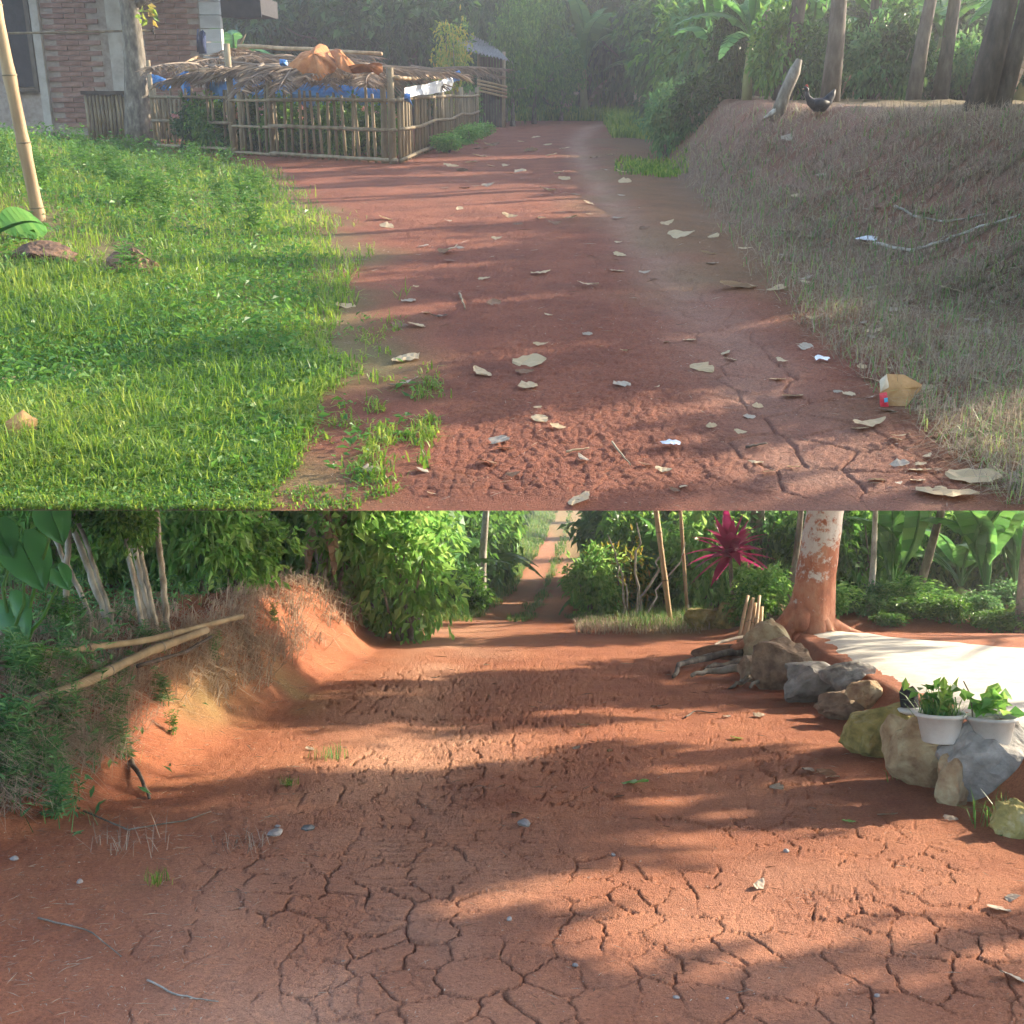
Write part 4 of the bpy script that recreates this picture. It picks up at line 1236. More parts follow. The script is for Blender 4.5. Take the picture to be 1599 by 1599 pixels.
    for y, x, w, h, kd in ((9.5, 5.6, 1.5, 1.3, 'd'), (12, 6.8, 1.8, 1.9, 'd'), (14.5, 7.9, 2.0, 2.3, 'g'), (17, 9.0, 2.1, 2.6, 'd'), (19.5, 10.1, 2.2, 2.5, 'g'), (7.5, 4.7, 1.3, 1.0, 'd')):
        shrub(UP, hU, x, y, w, h, kd, 'unseen leafy shrub added past the right edge to shade the upper lane', 'shrubs added to shade the upper lane', seed=90 + k); k += 1


upper_thicket()


def upper_grasses():
    def strip(px0, px1, py0, py1, n, dens=None):
        px = rng.uniform(px0, px1, n); py = rng.uniform(py0, py1, n)
        if dens is not None:
            k = rng.random(n) < dens(px, py); px, py = px[k], py[k]
        x, y = flat(px, py, True)
        return np.stack([x, y, hU(x, y)], 1)
    # tall grass beyond the bend and along the verge
    P = np.concatenate([strip(790, 1010, 181, 189, 5200), strip(940, 1030, 188, 215, 3000, lambda a, b: (a > 940 + (188 - b) * -.6 + 6 * 0) & (a > 925 + (b - 188) * .9)),
                        strip(960, 1075, 240, 274, 3000, lambda a, b: np.exp(-((a - 1015) / 48) ** 2 - ((b - 262) / 11) ** 2))])
    d = P[:, 1]
    L = np.where(d > 45, .75, np.where(d > 33, .4, .14)) * (.5 + .7 * rng.random(len(P)))
    V, Fs = blades(P, L, .012 * (d / 10), .4, .5)
    ob('verge_grass', mk('verge_grass', [(V, Fs)], M['grass']), None, None, UP, 'bright green grass at the far bend and on the right verge of the lane', 'grass', None, 'stuff')
    # sparse green and dead grass on the shoulder and bank at the right

    def dn(px, py):
        f = ip(py, [(190, 1020), (290, 1060), (380, 1120), (450, 1180), (560, 1290), (650, 1400), (797, 1560)])
        return np.clip((px - f) / 60, 0, 1) * (.35 + .9 * np.clip(fbm(px / 50., py / 25., 3) * 2 + .4, 0, 1))
    px = rng.uniform(1010, 1760, 60000); py = rng.uniform(172, 797, 60000)
    k = rng.random(60000) < dn(px, py); px, py = px[k], py[k]
    P = march_many(px, py, hU, True, 34., 150)
    d = P[:, 1]
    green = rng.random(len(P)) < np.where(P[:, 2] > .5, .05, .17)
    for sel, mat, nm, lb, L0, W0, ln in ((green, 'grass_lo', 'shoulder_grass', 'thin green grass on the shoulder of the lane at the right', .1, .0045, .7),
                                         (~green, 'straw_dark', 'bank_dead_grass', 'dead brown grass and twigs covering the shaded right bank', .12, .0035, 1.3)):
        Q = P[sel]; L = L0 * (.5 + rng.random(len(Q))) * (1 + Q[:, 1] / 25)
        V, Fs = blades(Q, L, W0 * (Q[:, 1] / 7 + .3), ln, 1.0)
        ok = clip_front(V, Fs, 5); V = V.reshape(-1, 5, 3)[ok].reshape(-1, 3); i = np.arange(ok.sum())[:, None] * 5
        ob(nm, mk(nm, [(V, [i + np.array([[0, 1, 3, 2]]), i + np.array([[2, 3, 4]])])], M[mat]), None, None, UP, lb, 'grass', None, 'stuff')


upper_grasses()


# black hen on the bank
def hen():
    x, y, z = onU(1276, 188)
    t = thing('hen', UP, T(x, y, z, .25, 1.05), 'black hen standing on the shaded bank under the trees', 'hen')
    P = np.array([(.2, 0, .38), (.17, 0, .3), (.12, 0, .24), (.04, 0, .2), (-.06, 0, .2), (-.13, 0, .25), (-.19, 0, .33), (-.23, 0, .4)])
    P[:, 0] *= -1
    V, Fs = tube(P, [.022, .035, .06, .09, .095, .07, .05, .012], 12)
    ob('body', mk('body', [(V, Fs)], M['feather'], True), t)
    ob('wing', mk('wing', [(lambda v: (v[0] * [1, .45, 1] + [0, -.085, .2], v[1]))(tube([(-.1, 0, .03), (0, 0, .02), (.12, 0, .03)], [.03, .065, .015], 8))], M['feather'], True), t)
    hd = ob('head', mk('head', [tube([(-.18, 0, .36), (-.2, 0, .4), (-.225, 0, .42), (-.24, 0, .41)], [.022, .032, .028, .012], 9)], M['feather'], True), t)
    ob('beak', mk('beak', [tube([(-.235, 0, .41), (-.27, 0, .4)], [.012, .002], 6)], M['bamboo'], True), hd)
    ob('comb', mk('comb', [tube([(-.18, 0, .43), (-.2, 0, .455), (-.225, 0, .445)], [.006, .014, .006], 6)], M['comb'], True), hd)
    for s in (-1, 1):
        ob('leg', mk('leg', [tube([(0, .035 * s, .14), (.01, .035 * s, .06), (-.005, .035 * s, 0), (-.04, .035 * s, 0)], [.018, .009, .008, .005], 6)], M['bamboo_old'], True), t)


hen()

# fallen leaves and litter on the upper lane
BIG_UP = [(827, 568, 54, 'dryleaf', 'broad pale dry leaf in the middle of the lane, beside a crumpled one', 0), (825, 608, 36, 'dryleaf', 'crumpled pale dry leaf lying below the broad one mid lane', 2),
          (752, 586, 52, 'dryleaf', 'curled dry leaf on the left half of the lane, nearest the grass', 1), (778, 693, 46, 'dryleaf_grey', 'tattered grey dry leaf on the red soil near the front left', 4),
          (1096, 580, 42, 'dryleaf', 'yellowish crumpled leaf at the top of the sunlit cracked patch', 2), (1152, 450, 56, 'dryleaf', 'dry leaf pair where the lane meets the right shoulder', 0),
          (1478, 776, 92, 'dryleaf', 'large flat tan leaf at the front right corner, lower of two', 4), (1520, 752, 84, 'dryleaf', 'large flat tan leaf at the front right corner, upper of two', 0),
          (1358, 668, 58, 'dryleaf', 'long tan leaf lying in front of the torn carton', 3), (1528, 598, 36, 'dryleaf', 'pale crumpled leaf on the dead grass right of the carton', 2),
          (1532, 684, 52, 'dryleaf_grey', 'greyish folded leaf at the right edge below the carton', 2), (1358, 596, 26, 'dryleaf', 'small crumpled leaf touching the torn carton', 2),
          (632, 564, 62, 'dryleaf', 'brown dry leaf at the ragged edge of the grass', 1), (540, 480, 36, 'dryleaf', 'tan leaf caught in the edge of the grass', 4),
          (650, 512, 34, 'dryleaf', 'folded tan leaf at the tip of the grass tongue', 2), (685, 498, 30, 'dryleaf_grey', 'pale pointed leaf on the lane at the tip of the grass tongue', 3),
          (630, 604, 54, 'dryleaf_grey', 'withered leaf among the sparse grass of the left shoulder', 3), (595, 684, 40, 'dryleaf_brown', 'reddish brown leaf among the sparse grass', 4),
          (580, 738, 34, 'dryleaf_grey', 'grey crumpled leaf on bare soil at the front left', 2), (700, 396, 50, 'dryleaf', 'long tan leaf lying across the left of the lane', 3),
          (845, 428, 34, 'dryleaf', 'tan leaf at the centre of the lane, left of a flat one', 1), (918, 448, 34, 'dryleaf', 'flat tan leaf at the centre of the lane', 3),
          (905, 788, 56, 'dryleaf', 'tan leaf cut by the front edge of the lane', 0), (1065, 371, 48, 'dryleaf', 'pale leaf on the right side of the pale wheel track', 3),
          (1490, 455, 46, 'dryleaf', 'tan leaf pile piece on the dead grass of the right shoulder', 4), (1430, 572, 36, 'dryleaf_grey', 'pointed grey leaf right above the torn carton', 3),
          (1232, 219, 26, 'dryleaf_grey', 'whitish leaf lying high on the shaded bank', 2), (110, 592, 56, 'dryleaf', 'long tan leaf sunk in the green grass', 3), (32, 602, 50, 'dryleaf', 'tan leaf in the grass at the left edge', 1)]
for px, py, w, m, lb, v in BIG_UP:
    litter(UP, hU, px, py, w, m, lb, None, True, var=v)
g = random.Random(31)
for k in range(190):
    f_ = g.random()
    if f_ < .55:
        py = 215 + 560 * g.random() ** 1.5
        c = float(ip(py, [(215, 860), (330, 830), (450, 880), (797, 1100)])); w = float(ip(py, [(215, 90), (330, 240), (450, 330), (797, 420)]))
        px = c + g.uniform(-1, 1) * w
    else:
        py = 260 + 500 * g.random()
        px = g.uniform(float(ip(py, [(260, 1020), (450, 1180), (797, 1420)])), 1595)
    litter(UP, hU, px, py, g.uniform(12, 30) * (.7 + py / 1600), g.choice(('dryleaf', 'dryleaf', 'dryleaf', 'dryleaf_grey', 'dryleaf_brown')),
           'small curled dry leaf strewn over the upper lane or its shoulder', 'small dry leaves strewn on the upper lane', True)


# torn carton with a printed edge
def carton():
    x, y, z = onU(1398, 634)
    t = thing('torn_carton', UP, T(x, y, z, .1), 'torn brown carton with a red and blue printed edge on the right shoulder', 'carton')
    s = y / F
    O = [(-34 * s, -.02, .005), (-36 * s, .0, 30 * s), (-20 * s, .05, 48 * s), (10 * s, .05, 46 * s), (40 * s, .04, 30 * s), (38 * s, .03, 22 * s), (6 * s, -.04, .004)]
    ob('panel', sheet([(a + 6 * s, b, c) for a, b, c in O], (0, -1, .3), .02, .004, M['card'], 'panel', 6, 3), t)
    pr = ob('printed_edge', sheet([(-30 * s, -.036, .004), (-33 * s, -.026, 22 * s), (-20 * s, -.02, 24 * s), (-16 * s, -.04, .003)], (0, -1, .3), .012, .002, M['ink_red'], 'printed_edge', 4, 4), t)
    ob('printed_patch', sheet([(-26 * s, -.05, 9 * s), (-27 * s, -.046, 16 * s), (-21 * s, -.046, 17 * s), (-20 * s, -.05, 10 * s)], (0, -1, .3), .004, .001, M['ink_blue'], 'printed_patch', 3, 4), pr)
    ob('flap', sheet([(-32 * s, -.03, 24 * s), (-31 * s, .0, 42 * s), (-16 * s, .03, 50 * s), (-14 * s, .0, 30 * s)], (0, -1, .3), .012, .002, M['card_pale'], 'flap', 4, 6), t)


carton()
x, y, z = onU(36, 694)
s = y / F
o = thing('carton_scrap', UP, T(x, y, z + .03, .35), 'pale folded carton scrap lying in the grass at the left edge', 'carton')
ob('panel', sheet([(-24 * s, 0, .03), (-22 * s, .02, 26 * s), (6 * s, .06, 38 * s), (27 * s, .03, 24 * s), (24 * s, 0, 8 * s), (-14 * s, -.03, .0)], (0, -.6, .8), .012, .004, M['card'], 'panel', 5, 2), o)
ob('flap', sheet([(-24 * s, -.01, .03), (24 * s, -.01, 9 * s), (22 * s, -.03, -2 * s), (-16 * s, -.05, -6 * s)], (0, -1, .2), .008, .003, M['card'], 'flap', 4, 3), o)
for px, py, w, lb, sd in ((1356, 377, 36, 'crumpled clear plastic bag at the foot of the right bank', 4), (1047, 700, 34, 'flattened white plastic scrap on the lane near the front', 6), (1283, 566, 26, 'small whitish plastic scrap among leaves at the right shoulder', 9)):
    x, y, z = onU(px, py)
    s = y / F
    g2 = np.random.default_rng(sd); a = np.arange(9) / 9 * 6.283
    O = [(w * s * .5 * math.cos(b) * (.8 + .4 * g2.random()), w * s * .5 * math.sin(b), .008 + .012 * g2.random()) for b in a]
    ob('plastic_scrap', sheet(O, (0, 0, 1), .03 if sd == 4 else .006, .004, M['plastic_white'], 'plastic_scrap', 6, sd), None, T(x, y, z + .01, .2), UP, lb, 'plastic')


def stick(fr, hf, up, pts, r, mat, label, cat='stick', name='fallen_branch', lift=.015, twig=()):
    P = []
    for px, py in pts:
        x, y, z = march(px, py, up, hf); P.append((x, y, z + lift))
    P = np.array(P); c = P[0].copy()
    k = np.linspace(0, 1, 4 * len(P)); kk = np.linspace(0, 1, len(P))
    Q = np.stack([np.interp(k, kk, P[:, i]) for i in range(3)], 1) - c + (rng.random((len(k), 3)) - .5) * r * .8
    t = thing(name, fr, Matrix.Translation(Vector(c)), label, cat)
    ob('limb', mk('limb', [tube(Q, np.linspace(r, r * .5, len(k)), 7)], M[mat], True), t)
    for f_, dx, dy, dz in twig:
        s = Q[int(f_ * (len(Q) - 1))]
        ob('twig', mk('twig', [tube(curve(s, s + np.array([dx, dy, dz]), 4, .1), np.linspace(r * .5, r * .15, 4), 5)], M[mat], True), t)
    return t


stick(UP, hU, True, [(1365, 384), (1420, 394), (1470, 382), (1520, 360), (1592, 342)], .017, 'bark_pale', 'long curved bare branch on the right bank behind the plastic bag', twig=((.5, .2, .1, .1), (.7, .25, -.1, .05)))
stick(UP, hU, True, [(1398, 324), (1430, 342), (1480, 350), (1540, 338)], .013, 'bark_pale', 'thin crooked branch higher on the right bank', twig=((.6, .1, -.15, .03),))
stick(UP, hU, True, [(885, 712), (920, 707)], .006, 'bamboo', 'short pale twig on the lane near the front', 'twig', 'twig')
stick(UP, hU, True, [(955, 698), (985, 734)], .005, 'bamboo_old', 'thin twig pointing at the viewer near the plastic scrap', 'twig', 'twig')
stick(UP, hU, True, [(718, 462), (726, 486)], .01, 'bamboo_old', 'short bent twig on the left of the lane', 'twig', 'twig')
stick(UP, hU, True, [(1165, 705), (1198, 700)], .007, 'bark_dark', 'short dark twig right of the sunlit patch', 'twig', 'twig')


# ================================================================== LOWER ROAD
def near(px, marks):
    return min(marks, key=lambda m_: abs(m_[0] - px))[1]


LM_R = [(1000, 'behind the bare bush'), (1048, 'behind the leaning bamboo pole'), (1135, 'behind the cordyline'), (1215, 'behind the slender grey trunk'), (1275, 'behind the big red barked tree'), (1360, 'behind the forked sapling'), (1450, 'behind the leaning grey trunk'), (1540, 'behind the huge leaved banana'), (1620, 'at the right edge')]
LM_L = [(-60, 'past the left edge'), (10, 'behind the taro'), (105, 'behind the upright hedge stem'), (200, 'behind the hedge stem bundles'), (264, 'behind the lone hedge stem'), (350, 'behind the fibrous dead stems'), (430, 'between the dead banana clumps'), (520, 'behind the big dead banana clump'), (640, 'behind the grey dead stem')]


def lo_shrub(px, d, w, h, kind, label, group=None, cat='shrub', name='shrub', lift=0, seed=None):
    return shrub(LO, hL, (px - 799.5) / F * d, d, w, h, kind, label, group, cat, name, lift, seed)


def lo_banana(px, d, s, label, seed, nl=8, dry=2, tilt=None, group=None):
    return banana(LO, hL, (px - 799.5) / F * d, d, s, label, nl, dry, seed, tilt, .22, group=group)


# ---- stone edging of the yard: every stone its own
ROCKS = [  # px, bottom py, width px, height px, base z, material, label
    (1205, 1034, 76, 62, .02, 'rock_tan', 'pale blocky stone at the near side of the big red barked tree'),
    (1232, 1078, 96, 72, .0, 'rock', 'rounded brown stone in the edging, first below the pale block'),
    (1292, 1100, 110, 62, .0, 'rock_grey', 'low dark grey stone in the edging in front of the sand'),
    (1334, 1078, 74, 48, .16, 'rock_grey', 'grey slab lying on the sand behind the edging'),
    (1330, 1128, 80, 46, .0, 'rock', 'small brown stone wedged at the foot of the edging'),
    (1362, 1100, 56, 36, .16, 'rock_tan', 'small whitish stone on the sand beside the grey slab'),
    (1392, 1186, 112, 86, .0, 'rock_moss', 'large yellow mossy stone in the edging below the black pot shard'),
    (1452, 1234, 118, 100, .0, 'rock_tan', 'large tan stone in the edging below the white pot'),
    (1492, 1260, 58, 78, .0, 'rock_tan', 'narrow tan stone wedged left of the big grey boulder'),
    (1584, 1256, 165, 116, .02, 'rock_grey', 'big grey boulder at the right edge of the edging'),
    (1556, 1166, 92, 34, .22, 'rock_grey', 'flat grey stone under the second pot'),
    (1592, 1308, 62, 56, .0, 'rock_moss', 'yellowish stone at the lower right end of the edging'),
    (1178, 1066, 40, 42, .0, 'rock', 'small upright grey stone at the end of the bare roots'),
    (1101, 985, 50, 34, .0, 'rock_moss', 'lichen covered boulder left of the mossy one behind the roots'),
    (1142, 988, 42, 46, .0, 'rock_moss', 'mossy boulder standing left of the bamboo stakes'),
    (1192, 978, 34, 28, .02, 'rock_moss', 'small mossy stone right of the bamboo stakes')]
for k, (px, py, w, h, z, m, lb) in enumerate(ROCKS):
    x, y = flat(px, py, False, z); x, y = float(x), float(y)
    s = y / F
    ob('edging_stone' if py > 1000 else 'boulder', rockmesh('stone', M[m], 50 + k, w * s * .62, w * s * .46, h * s * .68, 22, 4, .045, .5), None,
       T(x, y + w * s * .36, z + h * s * .42, (k * 1.3) % .7 - .3), LO, lb, 'stone')
# smaller filler stones right beside the edging
for px, py, w, lb in ((1420, 1120, 44, 'black broken pot shard standing on the edging left of the white pot'),):
    x, y = flat(px, 1112, False, .3); x, y = float(x), float(y); s = y / F
    o = thing('pot_shard', LO, T(x, y, .3), lb, 'pot shard')
    O = [(-13 * s, 0, 0), (-14 * s, .02, 30 * s), (-8 * s, .03, 44 * s), (-2 * s, .03, 36 * s), (8 * s, .03, 40 * s), (16 * s, .02, 30 * s), (15 * s, 0, 4 * s)]
    ob('shell', sheet(O, (0, -1, .1), .05, .004, M['room_shade_black'], 'shell', 5, 3), o)
    ob('saucer', mk('saucer', [tube([(0, -.08, 0), (0, -.08, .012), (0, -.08, .03)], [.06, .09, .1], 16)], M['pot'], True), o)


# ---- pots
def pot(px, py_rim, wpx, hpx, zrim, mat, label, herb, seed, kind):
    x, y = flat(px, py_rim, False, zrim); x, y = float(x), float(y)
    s = y / F; r = wpx * s / 2; h = hpx * s
    t = thing('flower_pot', LO, T(x, y, zrim - h), label, 'pot')
    n = 28; th = np.linspace(0, 2 * np.pi, n, endpoint=False)
    prof = [(.0, .0), (.66, 0), (.7, .04), (.88, .84), (.98, .86), (1.02, .93), (1.0, 1.0), (.92, 1.0), (.88, .93), (.84, .8)]
    V = np.array([[r * a * math.cos(q_), r * a * math.sin(q_), h * b] for a, b in prof for q_ in th])
    i = np.arange(len(prof) - 1)[:, None] * n; j = np.arange(n)[None]; k = (j + 1) % n
    ob('bowl', mk('bowl', [(V, np.stack([i + j, i + k, i + n + k, i + n + j], -1).reshape(-1, 4))], M[mat], True), t)
    V = np.array([[0, 0, h * .84]] + [[r * .86 * math.cos(q_), r * .86 * math.sin(q_), h * (.8 + .04 * math.sin(q_ * 3))] for q_ in th])
    j = np.arange(n)
    ob('soil', mk('soil', [(V, np.stack([np.zeros(n, int), 1 + j, 1 + (j + 1) % n], -1))], M['clod'], True), t)
    g = np.random.default_rng(seed)
    p = thing('potted_herb', LO, T(x, y, zrim - h * .2), herb, 'plant')
    if kind == 'fern':
        P = np.concatenate([np.stack([g.normal(size=160) * r * .35, g.normal(size=160) * r * .3 + .02, np.zeros(160)], 1)])
        ob('blades', mk('blades', [blades(P, .17 * (.5 + g.random(160)), .009, .7, .6)], M['grass_lo']), p)
        C = np.stack([g.normal(size=46) * r * .55, g.normal(size=46) * r * .4 + .03, .05 + .13 * g.random(46)], 1)
        ob('leaf_cluster', mk('leaf_cluster', [leaves(C, g.normal(size=(46, 3)) + [0, 0, .4], g.normal(size=(46, 3)) * .5 + [0, -.3, 1], .08, .05)], M['leaf']), p)
    else:
        C = np.stack([g.normal(size=34) * r * .45 + .03, g.normal(size=34) * r * .4, .04 + .1 * g.random(34)], 1)
        ob('leaf_cluster', mk('leaf_cluster', [leaves(C, g.normal(size=(34, 3)) + [0, -.2, .3], g.normal(size=(34, 3)) * .4 + [0, -.4, 1], .1, .08)], M['leaf_fresh']), p)
        ob('sprout', mk('sprout', [tube([(-.1, 0, 0), (-.11, 0, .14), (-.15, 0, .22)], .004, 5)], M['bark_grey'], True), p)


pot(1468, 1112, 78, 46, .47, 'pot', 'white rimmed plastic pot standing on the stone edging', 'bushy grassy herb growing in the white rimmed pot', 4, 'fern')
pot(1548, 1118, 78, 44, .46, 'pot_grey', 'grey rimmed pot with worn whitewash at the right of the edging', 'round leaved green herb in the grey rimmed pot', 7, 'round')


# ---- big red barked tree with spreading roots
def big_tree():
    x, y = flat(1258, 986, False, .3); x, y = float(x), float(y)
    s = y / F
    t = thing('red_bark_tree', LO, T(x, y, .26), 'big tree with red bark and white lichen rising beside the sand', 'tree')
    n = 22; k = np.linspace(0, 1, n); H = 3.3
    lean = (1290 - 1258) * s / (185 * s)
    P = np.stack([lean * k * H * .9, 0 * k, -.1 + (H + .1) * k], 1)
    rad = (29 * s) * (1.08 - .24 * k) * (1 + .8 * np.exp(-(k * H) / .2))
    V, Fs = tube(P, rad, 26, .07)
    # flutes at the base
    th = np.arctan2(V[:, 1] - np.interp(V[:, 2], P[:, 2], P[:, 1]), V[:, 0] - np.interp(V[:, 2], P[:, 2], P[:, 0]))
    fl = 1 + .22 * np.cos(th * 5 + .6) * np.exp(-np.clip(V[:, 2], 0, 9) / .3)
    cx = np.interp(V[:, 2], P[:, 2], P[:, 0])
    V[:, 0] = cx + (V[:, 0] - cx) * fl; V[:, 1] *= fl
    ob('trunk', mk('trunk', [(V, Fs)], M['lichen'], True), t)
    for a, L, r in ((-.1, .75, .13), (-.9, .5, .12), (3.5, .75, .14), (2.7, .55, .11), (-2.0, .45, .12), (.6, .5, .1), (1.8, .5, .1)):
        e = np.array([math.cos(a) * (L + .2), math.sin(a) * (L + .2), -.12])
        Q = np.array([[.08 * math.cos(a), .08 * math.sin(a), .3], [.24 * math.cos(a), .24 * math.sin(a), .13], [.5 * L * math.cos(a) + .1 * math.cos(a), .5 * L * math.sin(a), .03], e])
        kk = np.linspace(0, 1, 10); q4 = np.linspace(0, 1, 4)
        Q = np.stack([np.interp(kk, q4, Q[:, i]) for i in range(3)], 1)
        ob('root', mk('root', [tube(Q, np.linspace(r, r * .25, 10), 10, .15)], M['lichen'], True), t)
    top = P[-1]
    for i in range(6):
        a = i * 1.05
        ob('branch', mk('branch', [tube(curve(top - [0, 0, .3], top + np.array([math.cos(a) * 1.1, math.sin(a) * 1.1, .5]), 5, .1), np.linspace(.1, .03, 5), 7)], M['lichen'], True), t)
    ob('crown', CR_HOLE[1], t, T(*(top + [0, 0, .35]), 0, (1.25, 1.25, .62)))


big_tree()


# ---- bare roots spreading over the road's right edge
def bare_roots():
    pts = [[(1215, 1008), (1170, 1010), (1120, 1016), (1062, 1024)], [(1212, 1022), (1160, 1020), (1100, 1026), (1058, 1036), (1052, 1046)],
           [(1205, 1030), (1150, 1034), (1100, 1040)], [(1200, 1036), (1160, 1048), (1110, 1046), (1080, 1050)], [(1205, 1040), (1180, 1052), (1160, 1060), (1140, 1062)],
           [(1214, 1000), (1180, 996), (1130, 1002), (1105, 1008)], [(1200, 1045), (1190, 1058), (1172, 1068)]]
    x0, y0, z0 = onL(1208, 1028)
    t = thing('bare_roots', LO, T(x0, y0, z0), 'tangle of bare weathered roots spreading from the tree across the roadside', 'roots')
    for i, pl in enumerate(pts):
        Q = []
        for j, (px, py) in enumerate(pl):
            x, y = flat(px, py, False, .08); Q.append((float(x) - x0, float(y) - y0, .12 - .035 * j + .03 * (i % 2) - z0))
        Q = np.array(Q); kk = np.linspace(0, 1, 12); q4 = np.linspace(0, 1, len(Q))
        Q = np.stack([np.interp(kk, q4, Q[:, c]) for c in range(3)], 1) + (rng.random((12, 3)) - .5) * .03
        ob('root', mk('root', [tube(Q, np.linspace(.055, .018, 12) * (1 if i < 4 else .7), 8, .25)], M['bark_grey'], True), t)
    V = rockmesh('root_mound', M['clod'], 7, .55, .3, .17, 6, 3, .12)
    ob('root_mound', V, t, T(-.42, .12, -.02, .1))


bare_roots()

# ---- bamboo stakes leaning behind the roots
for k, (a, b) in enumerate((((1152, 992), (1168, 930)), ((1158, 992), (1174, 938)), ((1164, 992), (1176, 934)), ((1170, 990), (1180, 942)), ((1178, 990), (1186, 930)), ((1186, 988), (1190, 948)))):
    p0 = np.array(at(a[0], a[1], 14.6, False)); p1 = np.array(at(b[0], b[1], 14.9, False)); p0[2] = gz(hL, p0[0], p0[1]) - .02
    o = thing('bamboo_stake', LO, Matrix.Translation(Vector(p0)), 'thin pale bamboo stake leaning in a row behind the bare roots', 'stake', 'row of bamboo stakes')
    ob('culm', mk('culm', [tube((p1 - p0)[None] * np.linspace(0, 1, 5)[:, None], [.024, .023, .024, .022, .02], 7)], M['bamboo'], True), o)
    ob('node_ring', mk('node_ring', [tube([(p1 - p0) * .5 - [0, 0, .01], (p1 - p0) * .5 + [0, 0, .01]], .028, 7)], M['bamboo_old'], True), o)

# ---- red cordyline
def cordyline():
    d = 17.0
    b = np.array(at(1148, 940, d, False)); b[2] = gz(hL, b[0], d)
    t = thing('cordyline', LO, Matrix.Translation(Vector(b)), 'crimson leaved cordyline standing left of the grey trunk', 'plant')
    top = np.array(at(1140, 862, d, False)) - b
    ob('stem', mk('stem', [tube(curve((0, 0, -.05), top, 6, .03), np.linspace(.04, .028, 6), 7)], M['bark_grey'], True), t)
    g = np.random.default_rng(3)
    for i in range(44):
        a = i * 2.4; e = R(86 - 110 * (i / 44) ** 1.1 + g.uniform(-8, 8)); L = g.uniform(.5, .78)
        s = np.linspace(0, 1, 7)
        r = np.cos(e) * s * L + .06 * s ** 2 * L; z = np.sin(e) * s * L - .28 * L * s ** 2 * (1 if e < 1.1 else .2)
        w = .085 * np.sin(np.pi * (.1 + .9 * s) ** .8) * (1 - s * .2); w[-1] = 0
        ca, sa = math.cos(a), math.sin(a)
        V = np.concatenate([np.stack([r * ca - q_ * w * sa, r * sa + q_ * w * ca, z + abs(q_) * w * .35], 1) for q_ in (-1, 0, 1)])
        n = 7; j = np.arange(n - 1)
        ob('leaf', mk('leaf', [(V, np.concatenate([np.stack([j, j + 1, n + j + 1, n + j], -1), np.stack([n + j, n + j + 1, 2 * n + j + 1, 2 * n + j], -1)]))], M['cordy'], True), t, T(*(top + [0, 0, .16 * (i % 8) / 8 - .1])))


cordyline()


# ---- trunks on the right
def slim(px0, py0, px1, d, r, mat, label, kind=None, seed=1, h=None, **kw):
    x = (px0 - 799.5) / F * d; z = gz(hL, x, d)
    hmax = 1.5 + (d - 4.1) * .366 - .6 - z
    h = min(h or 3.2, hmax - .5)
    lean = (px1 - px0) / F * d * h / max(.4, (1.5 - z))
    return tree(LO, x, d, z, h, r, (lean, 0), kind, label, M[mat], kw.get('cw', 1.7), kw.get('ch', 1.1), h, seed=seed, name=kw.get('name', 'tree'), twigs=kw.get('twigs', 4), base=1.2)


slim(1176, 900, 1182, 20, .15, 'bark_grey', 'grey lichened trunk behind the crimson cordyline', 'big', 3)
slim(1232, 930, 1246, 17.5, .055, 'bark_grey', 'slender grey trunk just left of the big red barked tree', 'g', 5)
slim(1356, 932, 1366, 17, .05, 'bark_pale', 'pale forked sapling right of the big tree', 'f', 6, 2.4)
slim(1422, 940, 1462, 18, .075, 'bark_grey', 'grey trunk leaning right in front of the banana leaves', 'g', 7)
slim(1588, 990, 1606, 14.5, .07, 'bark_grey', 'grey trunk cut by the right edge behind the yard', 'g', 8, 2.6)
slim(752, 905, 757, 24, .09, 'bark_pale', 'pale slender trunk left of the far road', 'g', 9)
for px0, px1, d, lb in ((1048, 1024, 17.6, 'long pale bamboo pole leaning left over the verge grass'), (1074, 1068, 18.6, 'thin upright bamboo pole left of the cordyline')):
    p0 = np.array(at(px0, 940, d, False)); p0[2] = gz(hL, p0[0], d) - .05; p1 = np.array(at(px1 - 12, 700, d, False))
    o = thing('bamboo_pole', LO, Matrix.Translation(Vector(p0)), lb, 'pole')
    kk = np.linspace(0, 1, 16); rr = np.full(16, .04 if px0 == 1048 else .028); rr[[4, 8, 12]] *= 1.15
    ob('culm', mk('culm', [tube((p1 - p0)[None] * kk[:, None], rr, 8)], M['bamboo'], True), o)
    for i in (4, 8, 12):
        ob('node_ring', mk('node_ring', [tube([(p1 - p0) * (kk[i] - .004), (p1 - p0) * (kk[i] + .004)], rr[i] * 1.08, 8)], M['bamboo_old'], True), o)
# bare branching bush
x, y, z = (985 - 799.5) / F * 18.5, 18.5, 0
o = thing('bare_bush', LO, T(x, y, gz(hL, x, y)), 'bare crooked branches reaching right above the verge grass', 'bush')
for i, (e, r) in enumerate((((.55, 0, 1.15), .03), ((-.35, .1, 1.4), .025), ((.1, -.1, 1.6), .028), ((.9, .05, 1.25), .022), ((-.2, 0, .9), .02))):
    ob('branch', mk('branch', [tube(curve((0, 0, -.05), e, 7, .16), np.linspace(r, r * .4, 7), 6)], M['bark_pale'], True), o)


